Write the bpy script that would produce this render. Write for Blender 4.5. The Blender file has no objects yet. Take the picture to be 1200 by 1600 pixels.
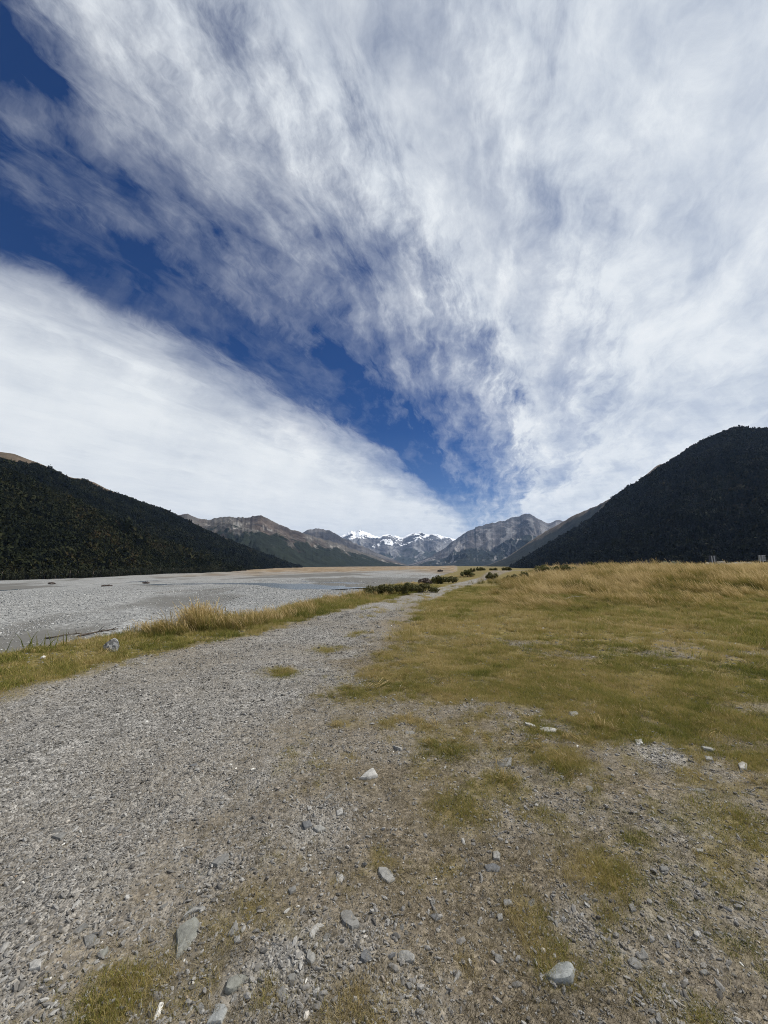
import bpy, bmesh, math, random
import numpy as np
from mathutils import Vector, Matrix, noise as mnoise

R = math.radians
rng = np.random.default_rng(7)
random.seed(7)
scene = bpy.context.scene
COL = scene.collection

# ------------------------------------------------------------------ camera
EYE = 1.6
PITCH = math.atan(84 / 600.0)
cam_data = bpy.data.cameras.new('camera')
cam = bpy.data.objects.new('camera', cam_data)
COL.objects.link(cam)
cam_data.sensor_fit = 'HORIZONTAL'
cam_data.sensor_width = 36.0
cam_data.lens = 18.0
cam_data.clip_start = 0.05
cam_data.clip_end = 60000
cam.location = (0, 0, EYE)
cam.rotation_euler = (math.pi / 2 + PITCH, 0, 0)
scene.camera = cam

# ------------------------------------------------------------------ light
SUN_AZ, SUN_EL = R(70), R(49)
SKY_STRENGTH = 0.10
world = bpy.data.worlds.new('World')
scene.world = world
world.use_nodes = True
scene.view_settings.view_transform = 'Standard'
scene.view_settings.look = 'None'
scene.view_settings.gamma = 1.0
scene.view_settings.use_curve_mapping = False
scene.view_settings.exposure = 0.0
scene.cycles.filter_width = 1.0
scene.cycles.use_denoising = True
scene.cycles.denoiser = 'OPENIMAGEDENOISE'
scene.cycles.denoising_prefilter = 'NONE'
scene.cycles.use_adaptive_sampling = False

sun_dir = Vector((math.sin(SUN_AZ) * math.cos(SUN_EL), math.cos(SUN_AZ) * math.cos(SUN_EL), math.sin(SUN_EL)))
sl = bpy.data.lights.new('sun', 'SUN')
sl.energy = 5.0
sl.angle = R(1.0)
sl.color = (1.0, 0.96, 0.90)
sun = bpy.data.objects.new('sun', sl)
COL.objects.link(sun)
sun.location = (0, 0, 50)
sun.rotation_euler = sun_dir.to_track_quat('Z', 'Y').to_euler()


class NT:
    """small helper round a node tree"""
    def __init__(self, tree):
        self.t = tree
        self.n = tree.nodes
        self.l = tree.links

    def add(self, kind, **kw):
        nd = self.n.new(kind)
        for k, v in kw.items():
            if k == 'ins':
                for kk, vv in v.items():
                    if hasattr(vv, 'is_output'):
                        self.l.new(vv, nd.inputs[kk])
                    else:
                        nd.inputs[kk].default_value = vv
            else:
                setattr(nd, k, v)
        return nd

    def m(self, op, a, b=None, c=None, clamp=False):
        nd = self.n.new('ShaderNodeMath')
        nd.operation = op
        nd.use_clamp = clamp
        for i, v in enumerate((a, b, c)):
            if v is None:
                continue
            if hasattr(v, 'is_output'):
                self.l.new(v, nd.inputs[i])
            else:
                nd.inputs[i].default_value = v
        return nd.outputs[0]

    def mix(self, f, a, b, blend='MIX'):
        nd = self.n.new('ShaderNodeMix')
        nd.data_type = 'RGBA'
        nd.blend_type = blend
        for sock, v in ((nd.inputs[0], f), (nd.inputs[6], a), (nd.inputs[7], b)):
            if hasattr(v, 'is_output'):
                self.l.new(v, sock)
            elif isinstance(v, (int, float)):
                sock.default_value = v
            else:
                sock.default_value = tuple(v) + (1,) if len(v) == 3 else v
        return nd.outputs[2]

    def ramp(self, fac, stops, interp='LINEAR'):
        nd = self.n.new('ShaderNodeValToRGB')
        nd.color_ramp.interpolation = interp
        el = nd.color_ramp.elements
        while len(el) < len(stops):
            el.new(0.5)
        for e, (p, c) in zip(el, stops):
            e.position = p
            if isinstance(c, (int, float)):
                c = (c, c, c)
            e.color = tuple(c) + (1,)
        if hasattr(fac, 'is_output'):
            self.l.new(fac, nd.inputs[0])
        return nd.outputs[0]

    def noise(self, vec, scale, detail=4, rough=0.55, dist=0.0, lac=2.0):
        nd = self.n.new('ShaderNodeTexNoise')
        nd.inputs['Scale'].default_value = scale
        nd.inputs['Detail'].default_value = detail
        nd.inputs['Roughness'].default_value = rough
        nd.inputs['Distortion'].default_value = dist
        nd.inputs['Lacunarity'].default_value = lac
        if vec is not None:
            self.l.new(vec, nd.inputs['Vector'])
        return nd.outputs['Fac']


def build_world():
    w = NT(world.node_tree)
    w.n.clear()
    out = w.add('ShaderNodeOutputWorld')
    bg = w.add('ShaderNodeBackground')
    w.l.new(bg.outputs[0], out.inputs[0])
    sky = w.add('ShaderNodeTexSky', sky_type='NISHITA', sun_disc=False)
    sky.sun_elevation = SUN_EL
    sky.sun_rotation = SUN_AZ
    sky.altitude = 700
    sky.air_density = 1.0
    sky.dust_density = 0.2
    sky.ozone_density = 3.0
    tc = w.add('ShaderNodeTexCoord')
    sep = w.add('ShaderNodeSeparateXYZ', ins={0: tc.outputs['Generated']})
    z = w.m('MAXIMUM', sep.outputs[2], 0.012)
    zz = w.m('ADD', z, 0.02)
    px = w.m('DIVIDE', sep.outputs[0], zz)
    py = w.m('DIVIDE', sep.outputs[1], zz)
    a = R(13.5)
    u = w.m('SUBTRACT', w.m('MULTIPLY', px, math.cos(a)), w.m('MULTIPLY', py, math.sin(a)))
    v = w.m('ADD', w.m('MULTIPLY', px, math.sin(a)), w.m('MULTIPLY', py, math.cos(a)))
    lv = w.m('MULTIPLY', w.m('LOGARITHM', w.m('ADD', w.m('MULTIPLY', v, v), 0.12), math.e), 0.265)
    wv = w.m('SUBTRACT', u, lv)                       # constant along the drifting cloud streets
    # coordinates stretched along the wind
    st = w.add('ShaderNodeCombineXYZ', ins={0: wv, 1: w.m('MULTIPLY', v, 0.55), 2: 0.0})
    # soft sideways warp, so that the streaks wander instead of running straight
    n_wan = w.noise(st.outputs[0], 2.2, 4, 0.55)
    off = w.m('MULTIPLY', w.m('SUBTRACT', n_wan, 0.5), 0.55)
    wx = w.m('ADD', wv, off)
    stw = w.add('ShaderNodeCombineXYZ', ins={0: wx, 1: w.m('MULTIPLY', v, 0.62), 2: 1.3})
    # log-polar coordinates about the point the streets run to: clumps keep their angular size down to the horizon and fan out
    rad = w.m('SQRT', w.m('ADD', w.m('MULTIPLY', u, u), 1.0))
    th = w.m('ADD', w.m('ARCTAN2', u, 1.0), w.m('MULTIPLY', off, 0.45))
    lr = w.m('LOGARITHM', w.m('TANGENT', w.m('MULTIPLY', w.m('ARCTAN2', rad, v), 0.5)), math.e)
    pl = w.add('ShaderNodeCombineXYZ', ins={0: w.m('MULTIPLY', w.m('COSINE', th), 1.6), 1: w.m('MULTIPLY', w.m('SINE', th), 1.6), 2: w.m('MULTIPLY', lr, 1.35)})
    n_warp = w.noise(st.outputs[0], 1.3, 3, 0.5)
    n_big = w.noise(stw.outputs[0], 2.0, 12, 0.62)
    n_puff = w.noise(pl.outputs[0], 4.6, 14, 0.64, 0.10)
    fine_v = w.add('ShaderNodeCombineXYZ', ins={0: w.m('MULTIPLY', w.m('COSINE', th), 2.0), 1: w.m('MULTIPLY', w.m('SINE', th), 2.0), 2: w.m('MULTIPLY', lr, 0.7)})
    n_fine = w.noise(fine_v.outputs[0], 6.0, 14, 0.66, 0.1)
    # cover profile across the streets
    ww = w.m('ADD', wv, w.m('ADD', w.m('MULTIPLY', w.m('SUBTRACT', n_warp, 0.5), 0.50), w.m('ADD', w.m('MULTIPLY', w.m('SUBTRACT', n_puff, 0.5), 0.40), w.m('MULTIPLY', w.m('SUBTRACT', n_fine, 0.5), 0.55))))
    fac = w.m('DIVIDE', w.m('ADD', ww, 2.4), 4.0, clamp=True)

    def pos(x):
        return (x + 2.4) / 4.0
    cover = w.ramp(fac, [(pos(-2.25), 1.0), (pos(-1.80), 0.82), (pos(-1.44), 0.46), (pos(-1.22), 0.0), (pos(-0.96), -0.06), (pos(-0.76), 0.12), (pos(-0.52), 0.26),
                         (pos(-0.34), 0.40), (pos(-0.10), 0.82), (pos(0.10), 0.76), (pos(0.34), 0.95), (pos(0.75), 0.93), (pos(1.2), 1.0)], 'EASE')
    amp = w.ramp(fac, [(pos(-2.3), 0.12), (pos(-1.80), 0.62), (pos(-1.48), 0.75), (pos(-1.2), 0.30), (pos(-0.8), 0.36), (pos(-0.3), 0.85), (pos(0.2), 0.62), (pos(0.8), 0.30)])
    mod = w.m('ADD', w.m('MULTIPLY', w.m('SUBTRACT', n_big, 0.5), 1.25), w.m('ADD', w.m('MULTIPLY', w.m('SUBTRACT', n_puff, 0.5), 1.30), w.m('MULTIPLY', w.m('SUBTRACT', n_fine, 0.5), 0.55)))
    low = w.m('MULTIPLY', w.ramp(z, [(0.07, 1.0), (0.22, 0.0)], 'EASE'), w.m('MULTIPLY', n_fine, 0.95))
    thin = w.m('MULTIPLY', w.ramp(w.m('ADD', w.m('MULTIPLY', u, -1.0), 0.0), [(0.45, 0.0), (0.90, 0.34)], 'EASE'), w.ramp(v, [(0.36, 1.0), (0.62, 0.0)], 'EASE'))
    op = w.m('ADD', w.m('SUBTRACT', w.m('ADD', cover, w.m('MULTIPLY', mod, amp)), thin), low, clamp=True)
    # cloud brightness: thick cloud is brighter where the noise is high, grey underneath
    shade = w.m('ADD', w.m('MULTIPLY', n_big, 0.36), w.m('ADD', w.m('MULTIPLY', n_puff, 0.42), w.m('MULTIPLY', n_warp, 0.22)))
    ccol = w.ramp(shade, [(0.36, (0.53, 0.59, 0.68)), (0.47, (0.68, 0.73, 0.79)), (0.55, (0.78, 0.82, 0.86)), (0.66, (0.90, 0.92, 0.935))])
    bank = w.ramp(fac, [(pos(-2.1), 1.0), (pos(-1.6), 0.55), (pos(-1.35), 0.0)])
    ccol = w.mix(w.m('MULTIPLY', bank, 0.50), ccol, (0.85, 0.88, 0.89))
    blue = w.mix(1.0, sky.outputs[0], (0.05, 0.245, 0.53), 'MULTIPLY')
    blue_s = w.mix(1.0, blue, (SKY_STRENGTH,) * 3, 'MULTIPLY')
    # thin bright veil near the horizon
    hz = w.ramp(z, [(0.0, 0.70), (0.05, 0.40), (0.16, 0.12), (0.34, 0.0)])
    base = w.mix(hz, blue_s, (0.42, 0.58, 0.78))
    colr = w.mix(op, base, ccol)
    w.l.new(colr, bg.inputs[0])
    bg.inputs[1].default_value = 1.0


build_world()

# ------------------------------------------------------------------ maths helpers
CP, SP = math.cos(PITCH), math.sin(PITCH)


def ray(x, y):
    X, Y = (x - 600) / 600.0, -(y - 800) / 600.0
    return np.array([X, CP - SP * Y, SP + CP * Y])


def px2w(x, y, z=0.0):
    d = ray(x, y)
    t = (EYE - z) / -d[2]
    return np.array([d[0] * t, d[1] * t, z])


def az_el(x, y):
    d = ray(x, y)
    return math.atan2(d[0], d[1]), math.atan2(d[2], math.hypot(d[0], d[1]))


def sstep(a, b, x):
    t = np.clip((np.asarray(x, float) - a) / (b - a), 0, 1)
    return t * t * (3 - 2 * t)


def _hash(ix, iy, seed):
    h = (ix.astype(np.int64) * 374761393 + iy.astype(np.int64) * 668265263 + seed * 1442695041) & 0xffffffff
    h = ((h ^ (h >> 13)) * 1274126177) & 0xffffffff
    h = ((h ^ (h >> 16)) * 2246822519) & 0xffffffff
    return ((h ^ (h >> 15)) & 0xffffff) / float(0xffffff)


def vnoise(x, y, seed=0):
    x = np.asarray(x, float); y = np.asarray(y, float)
    ix, iy = np.floor(x), np.floor(y)
    fx, fy = x - ix, y - iy
    ux, uy = fx * fx * fx * (fx * (fx * 6 - 15) + 10), fy * fy * fy * (fy * (fy * 6 - 15) + 10)
    a, b = _hash(ix, iy, seed), _hash(ix + 1, iy, seed)
    c, d = _hash(ix, iy + 1, seed), _hash(ix + 1, iy + 1, seed)
    return (a * (1 - ux) + b * ux) * (1 - uy) + (c * (1 - ux) + d * ux) * uy


def fbm(x, y, seed=0, oct=5, gain=0.5):
    s, a, n = 0.0, 1.0, 0.0
    x = np.asarray(x, float); y = np.asarray(y, float)
    for i in range(oct):
        s = s + a * vnoise(x, y, seed + i * 17)
        n += a
        a *= gain
        x, y = x * 2.03 + 11.3, y * 2.03 + 5.7
    return s / n


def ridged(x, y, seed=0, oct=4, gain=0.5):
    s, a, n = 0.0, 1.0, 0.0
    x = np.asarray(x, float); y = np.asarray(y, float)
    for i in range(oct):
        s = s + a * (1 - np.abs(2 * vnoise(x, y, seed + i * 13) - 1))
        n += a
        a *= gain
        x, y = x * 2.07 + 3.1, y * 2.07 + 8.7
    return s / n


# ------------------------------------------------------------------ object helpers
def tag(o, label=None, cat=None, group=None, kind=None):
    if label: o['label'] = label
    if cat: o['category'] = cat
    if group: o['group'] = group
    if kind: o['kind'] = kind
    return o


def mesh_np(name, verts, faces, mat=None, smooth=False):
    me = bpy.data.meshes.new(name)
    verts = np.asarray(verts, np.float32)
    if isinstance(faces, np.ndarray):
        k = faces.shape[1]
        me.vertices.add(len(verts))
        me.vertices.foreach_set('co', verts.ravel())
        me.loops.add(faces.size)
        me.loops.foreach_set('vertex_index', faces.astype(np.int32).ravel())
        me.polygons.add(len(faces))
        me.polygons.foreach_set('loop_start', np.arange(0, faces.size, k, dtype=np.int32))
        me.update(calc_edges=True)
    else:
        me.from_pydata([tuple(map(float, v)) for v in verts], [], faces)
        me.update()
    if smooth:
        me.polygons.foreach_set('use_smooth', np.ones(len(me.polygons), bool))
    if mat:
        me.materials.append(mat)
    return me


def link(name, data, parent=None, loc=None):
    o = bpy.data.objects.new(name, data)
    COL.objects.link(o)
    if parent is not None:
        o.parent = parent
    if loc is not None:
        o.location = loc
    return o


def fattr(me, name, vals):
    at = me.attributes.new(name, 'FLOAT', 'POINT')
    at.data.foreach_set('value', np.asarray(vals, np.float32))


def cattr(me, name, rgb):
    at = me.attributes.new(name, 'FLOAT_COLOR', 'POINT')
    c = np.ones((len(rgb), 4), np.float32)
    c[:, :3] = rgb
    at.data.foreach_set('color', c.ravel())


def new_mat(name, rough=0.9, spec=0.2):
    m = bpy.data.materials.new(name)
    m.use_nodes = True
    t = NT(m.node_tree)
    b = t.n['Principled BSDF']
    b.inputs['Roughness'].default_value = rough
    b.inputs['Specular IOR Level'].default_value = spec
    return m, t, b


# ------------------------------------------------------------------ layout of the ground (world metres, from the photograph)
_pl = [px2w(*p) for p in ((0, 1083), (100, 1058), (200, 1032), (300, 1012), (400, 990), (500, 962), (560, 946), (650, 925), (700, 914), (735, 906))]
PL_Y = np.array([-6, 0] + [p[1] for p in _pl] + [60, 120])
PL_X = np.array([-9.2, -6.8] + [p[0] for p in _pl] + [17, 60])
_pr = [px2w(*p) for p in ((330, 1500), (420, 1300), (500, 1130), (545, 1040), (580, 1000), (610, 970), (650, 945), (705, 920), (757, 905))]
PR_Y = np.array([-6, 0] + [p[1] for p in _pr] + [60, 120])
PR_X = np.array([-0.75, -0.72] + [p[0] for p in _pr] + [20, 63])
_bk = [px2w(*p) for p in ((0, 1030), (60, 1015), (110, 1003), (200, 991), (300, 980), (390, 965), (480, 945), (560, 927), (620, 911))]
BK_Y = np.array([-30, 0] + [p[1] for p in _bk] + [45, 80, 160, 400, 14000])
BK_X = np.array([-19, -9.4] + [p[0] for p in _bk] + [5.5, 13, 34, 75, 2600])


def path_l(y): return np.interp(y, PL_Y, PL_X)
def path_r(y): return np.interp(y, PR_Y, PR_X) + 0.45 * sstep(14, 30, y)
def bank_x(y): return np.interp(y, BK_Y, BK_X)


# two braided channels, plus a water strip standing in for a bank shadow: pixel centre line, bed height there, half width in metres
CH = []
for pts, zb, hw in ((((255, 909), (300, 914), (350, 917), (400, 920), (450, 926), (500, 933), (545, 938)), -4.6, 7.6),
                    (((-40, 928), (40, 921), (120, 914), (200, 908), (260, 904)), -6.2, 4.6),
                    (((380, 913), (440, 915), (500, 921), (560, 926)), -4.7, 3.0)):  # dark water strip put where the bank only casts a shadow
    CH.append((np.array([px2w(x, y, zb)[:2] for x, y in pts]), hw))


def seg_dist(P, x, y):
    d = np.full(np.shape(x), 1e9)
    for a, b in zip(P[:-1], P[1:]):
        ab = b - a
        t = np.clip(((x - a[0]) * ab[0] + (y - a[1]) * ab[1]) / (ab @ ab), 0, 1)
        d = np.minimum(d, np.hypot(x - a[0] - t * ab[0], y - a[1] - t * ab[1]))
    return d


def bed_base(x, y):
    d = bank_x(y) - x
    z = -0.35 * sstep(0, 0.7, d) - 1.85 * sstep(0.3, 5.0, d) - 4.8 * sstep(5, 200, d)
    z = z + 0.0016 * np.clip(y - 150, 0, 4000)
    return z


def bar_noise(x, y):
    return fbm(x / 22 + 0.5 * y / 26 + 0.8 * vnoise(x / 40, y / 40, 13), y / 75, 11, 4, 0.45)


def height(x, y, fine=True):
    x = np.asarray(x, float); y = np.asarray(y, float)
    d = bank_x(y) - x                                  # >0: river side
    edge = d + (fbm(x * 0.5, y * 0.5, 3, 3) - 0.5) * 1.3
    r = np.hypot(x, y)
    dd = np.clip(edge, 0, None)
    zb = -0.35 * sstep(0, 0.7, dd) - 1.85 * sstep(0.3, 5.0, dd) - 4.8 * sstep(5, 200, dd)
    zb = zb + 0.0016 * np.clip(y - 150, 0, 4000)
    amp = sstep(2, 14, dd)
    zb = zb + amp * ((bar_noise(x, y) - 0.5) * 1.7 + (fbm(x / 5, y / 9, 21, 3) - 0.5) * 0.28)
    for P, hw in CH:
        sd = seg_dist(P, x, y) + (fbm(x / 7, y / 14, 31, 4) - 0.5) * hw * 1.3
        near_ch = amp * (1 - sstep(hw * 0.5, hw * 2.2, sd))
        flat = -0.35 - 1.85 - 4.8 * sstep(5, 200, dd) + 0.0016 * np.clip(y - 150, 0, 4000)
        zb = zb * (1 - near_ch) + near_ch * (flat - 0.55 * (1 - sstep(hw * 0.55, hw * 1.25, sd)))
    # terrace on the right
    right = sstep(0.5, 16, x - path_r(y))
    zt = 1.2 * sstep(16, 62, r) * right
    zt = zt - 6.0 * sstep(110, 420, r) + 0.85 * sstep(44, 60, y) * (1 - right) * sstep(1.5, 7, -d)
    zt = zt + (fbm(x / 7, y / 7, 41, 3) - 0.5) * 0.22 * sstep(3, 14, r)
    side = sstep(-0.01, 0.01, edge)
    z = zt * (1 - side) + (zb + zt * np.exp(-dd / 3)) * side
    far = sstep(300, 700, r)
    z = z * (1 - far * (1 - side)) + (far * (1 - side)) * (-5.5 + 0.0016 * np.clip(y - 150, 0, 4000))
    # track: two shallow wheel ruts
    w = (x - path_l(y)) / np.maximum(path_r(y) - path_l(y), 0.3)
    z = z - 0.03 * (np.exp(-((w - 0.25) / 0.12) ** 2) + np.exp(-((w - 0.75) / 0.12) ** 2)) * sstep(60, 40, y)
    if fine:
        near = 1 - sstep(12, 40, r)
        z = z + near * ((fbm(x * 1.7, y * 1.7, 51, 3) - 0.5) * 0.07 + (fbm(x * 7, y * 7, 61, 3) - 0.5) * 0.024)
    return z


def h1(x, y):
    return float(height(np.array([x]), np.array([y]))[0])


_green = [((720, 1265), .22, .9), ((945, 1368), .2, 1.0), ((180, 1555), .17, .95), ((700, 1165), .28, .7), ((615, 1058), .5, .9), ((395, 1420), .12, .5),
          ((1150, 1290), .28, .7), ((860, 1490), .12, .5), ((440, 1048), .28, .8), ((515, 1012), .35, .7), ((570, 1085), .4, .8), ((1100, 1090), .8, .5),
          ((860, 1090), .5, .6), ((1010, 1530), .1, .4), ((560, 1580), .1, .5), ((420, 1560), .06, .6)]
_green = [(px2w(*p)[:2], s, a) for p, s, a in _green]
_grav = [((500, 1290), .3, .9), ((450, 1510), .22, 1.0), ((920, 1440), .12, 1.0), ((980, 1490), .13, .9), ((1050, 1560), .13, .8), ((1040, 1180), .4, .9),
         ((930, 1150), .3, .9), ((1080, 1300), .3, .8), ((1100, 1390), .25, .7), ((840, 1140), .3, .6), ((700, 1060), .55, .7), ((820, 1010), .55, .7), ((1000, 1060), .4, .6),
         ((780, 1190), .25, .6), ((640, 1560), .2, .5), ((1060, 1440), .2, .7), ((560, 1480), .15, .8)]
_grav = [(px2w(*p)[:2], s, a) for p, s, a in _grav]


def covers(x, y):
    """grass, gravel, bed and tan-flat cover at ground points"""
    x = np.asarray(x, float); y = np.asarray(y, float)
    r = np.hypot(x, y)
    n1 = fbm(x * 0.9, y * 0.9, 71, 5, 0.6)
    n2 = fbm(x * 2.6, y * 2.6, 81, 5, 0.6)
    n3 = fbm(x * 6.0, y * 6.0, 91, 4, 0.6)
    d = bank_x(y) - x + (fbm(x * 0.5, y * 0.5, 3, 3) - 0.5) * 1.3
    bed = sstep(0.1, 1.6, d + (n2 - 0.5) * 1.4)
    tan = sstep(130, 520, y + 0.9 * x + 420 * (fbm(x / 60, y / 160, 5, 5, .6) - 0.5)) * bed
    ek = 1 - 0.85 * sstep(9, 24, y)
    sl_ = sstep(-0.2, 0.4 * ek, (x - path_l(y)) + (n2 - 0.5) * 1.0 * ek)
    sr_ = sstep(-0.5 * ek - 0.1, 0.9 * ek, (path_r(y) - x) + ((n1 - 0.5) * 2.2 + (n3 - .5) * .8) * ek)
    path = sl_ * sr_ * sstep(49, 46, y)
    verge = (1 - sstep(-0.5 * ek, 0.5 * ek, (x - path_l(y)) + (n2 - 0.5) * 1.0 * ek)) * (1 - bed)
    # the field to the right
    f = y - (5.1 - 0.47 * x)
    field = sstep(-2.2, 2.4, f + 0.6 + (n1 - 0.5) * 4.5 + (n2 - 0.5) * 4.5 + (n3 - 0.5) * 4.0) * sstep(-0.1, 1.2 * ek + 0.1, (x - path_r(y)) + (n2 - 0.5) * 1.8 * ek)
    patch = sstep(0.50, 0.68, 0.45 * n2 + 0.25 * n1 + 0.3 * n3) * 0.62 * sstep(-1.3, 0.3, x + (n2 - 0.5) * 1.5)
    for (c, s, a) in _green:
        patch = np.maximum(patch, a * np.exp(-((x - c[0]) ** 2 + (y - c[1]) ** 2) / (s * s) * (0.6 + 1.0 * n3)))
    bare = sstep(0.62, 0.70, fbm(x * 0.7, y * 1.1, 131, 5, 0.6)) * sstep(11, 7, y)
    grass = np.clip(np.maximum(field * (1 - 0.75 * bare), patch) + verge, 0, 1) * (1 - bed)
    g = 0.95 * path
    for (c, s, a) in _grav:
        g = np.maximum(g, a * np.exp(-((x - c[0]) ** 2 + (y - c[1]) ** 2) / (s * s) * (0.5 + 1.2 * n3)))
    g = np.maximum(g, 0.8 * sstep(0.53, 0.68, 0.5 * n1 + 0.5 * n3) * (1 - field) * (1 - verge))
    g = np.maximum(g, bare * 0.35)
    gravel = np.clip(g * (1 - 0.85 * grass), 0, 1) * (1 - bed)
    return grass, gravel, bed, tan, path


# ------------------------------------------------------------------ ground sheet (polar grid, finest near the camera)
def ground_material():
    m, t, b = new_mat('ground_cover', 0.95, 0.12)
    geo = t.add('ShaderNodeNewGeometry')
    P = geo.outputs['Position']

    def at(n):
        return t.add('ShaderNodeAttribute', attribute_name=n).outputs['Fac']
    grass, gravel, bed, tan, bar = at('grass'), at('gravel'), at('bed'), at('tan'), at('bar')

    def vor(scale, feature='F1'):
        nd = t.add('ShaderNodeTexVoronoi', feature=feature, ins={'Vector': P, 'Scale': scale})
        return nd
    nA = t.noise(P, 2.2, 6, 0.65)
    nB = t.noise(P, 35, 6, 0.7)
    nC = t.noise(P, 0.35, 4, 0.6)
    # soil and dead thatch
    soil = t.ramp(nB, [(0.36, (0.040, 0.032, 0.023)), (0.5, (0.138, 0.114, 0.083)), (0.64, (0.30, 0.255, 0.19))])
    soil = t.mix(t.ramp(nA, [(0.42, 0.0), (0.62, 0.7)]), soil, (0.155, 0.134, 0.10))
    # gravel: three stone sizes
    v1, v2 = vor(75), vor(34)
    g1 = t.ramp(t.add('ShaderNodeSeparateColor', ins={0: v1.outputs['Color']}).outputs[0], [(0.0, (0.055, 0.050, 0.043)), (0.40, (0.175, 0.164, 0.146)), (0.8, (0.31, 0.295, 0.268)), (1.0, (0.44, 0.42, 0.385))])
    g2 = t.ramp(t.add('ShaderNodeSeparateColor', ins={0: v2.outputs['Color']}).outputs[1], [(0.0, (0.07, 0.066, 0.060)), (0.5, (0.21, 0.202, 0.187)), (1.0, (0.44, 0.425, 0.395))])
    gcol = t.mix(t.ramp(nA, [(0.4, 0.25), (0.6, 0.75)]), g1, g2)
    gcol = t.mix(t.ramp(nC, [(0.42, 0.0), (0.62, 0.55)]), gcol, (0.165, 0.138, 0.10))
    # grass ground
    gr = t.ramp(t.noise(P, 9, 9, 0.8), [(0.38, (0.035, 0.032, 0.009)), (0.50, (0.135, 0.113, 0.036)), (0.62, (0.27, 0.215, 0.095))])
    gr2 = t.mix(t.ramp(t.noise(P, 0.55, 5, 0.7), [(0.42, 0.0), (0.62, 0.8)]), gr, (0.145, 0.105, 0.038))
    # river bed
    v3, v4 = vor(5.0), vor(1.6)
    b1 = t.ramp(t.add('ShaderNodeSeparateColor', ins={0: v3.outputs['Color']}).outputs[0], [(0.0, (0.07, 0.07, 0.068)), (0.4, (0.17, 0.171, 0.165)), (0.75, (0.27, 0.27, 0.26)), (1.0, (0.42, 0.42, 0.40))])
    b2 = t.ramp(t.add('ShaderNodeSeparateColor', ins={0: v4.outputs['Color']}).outputs[0], [(0.0, (0.12, 0.12, 0.117)), (1.0, (0.32, 0.32, 0.307))])
    strm = t.add('ShaderNodeMapping', ins={'Vector': P, 'Scale': (0.10, 0.035, 0.1), 'Rotation': (0, 0, 0.25)})
    sand = t.noise(strm.outputs[0], 1.0, 6, 0.65, 0.6)
    bcol = t.mix(0.45, b1, b2)
    bcol = t.mix(t.ramp(t.m('ADD', bar, t.m('MULTIPLY', t.m('SUBTRACT', sand, 0.5), 0.35)), [(0.40, 0.92), (0.48, 0.0)]), bcol, (0.112, 0.108, 0.098))
    bcol = t.mix(t.ramp(sand, [(0.34, 0.75), (0.43, 0.0)]), bcol, (0.13, 0.122, 0.105))
    tanc = t.ramp(t.noise(strm.outputs[0], 0.55, 10, 0.8), [(0.36, (0.07, 0.058, 0.032)), (0.46, (0.17, 0.115, 0.058)), (0.54, (0.25, 0.18, 0.10)), (0.62, (0.24, 0.235, 0.22))])
    col = t.mix(gravel, soil, gcol)
    col = t.mix(grass, col, gr2)
    col = t.mix(bed, col, bcol)
    col = t.mix(t.m('MULTIPLY', tan, 0.9), col, tanc)
    t.l.new(col, b.inputs['Base Color'])
    hgt = t.m('ADD', t.m('MULTIPLY', nB, 0.012), t.m('ADD', t.m('MULTIPLY', t.m('MULTIPLY', v2.outputs['Distance'], gravel), -0.5), t.m('MULTIPLY', t.m('MULTIPLY', v3.outputs['Distance'], bed), -0.35)))
    hgt = t.m('ADD', hgt, t.m('MULTIPLY', t.m('MULTIPLY', v1.outputs['Distance'], gravel), -0.35))
    bp = t.add('ShaderNodeBump', ins={'Strength': 0.7, 'Distance': 0.05, 'Height': hgt})
    t.l.new(bp.outputs[0], b.inputs['Normal'])
    return m


MAT_GROUND = ground_material()


def build_ground():
    na, nr = 640, 470
    az = np.radians(np.linspace(-85, 85, na))
    rr = np.concatenate([[0.25], np.geomspace(0.7, 16000, nr - 1)])
    A, Q = np.meshgrid(az, rr)
    x, y = (Q * np.sin(A)).ravel(), (Q * np.cos(A)).ravel()
    z = height(x, y)
    V = np.stack([x, y, z], 1)
    i = np.arange(nr - 1)[:, None] * na + np.arange(na - 1)[None, :]
    i = i.ravel()
    F = np.stack([i, i + 1, i + 1 + na, i + na], 1)[:, ::-1]
    gr, gv, bd, tn, pa = covers(x, y)
    bn = bar_noise(x, y)
    bedf = bd[F].mean(1) > 0.5
    pathf = (~bedf) & (pa[F].mean(1) > 0.5)
    # keep the far valley on one sheet
    for name, sel in (('river_bed', bedf), ('gravel_path', pathf), ('ground', ~(bedf | pathf))):
        f = F[sel]
        used, inv = np.unique(f, return_inverse=True)
        me = mesh_np(name, V[used], inv.reshape(f.shape), MAT_GROUND, True)
        for n, a in (('grass', gr), ('gravel', gv), ('bed', bd), ('tan', tn), ('bar', bn)):
            fattr(me, n, a[used])
        tag(link(name, me), kind='structure')


build_ground()


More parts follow.
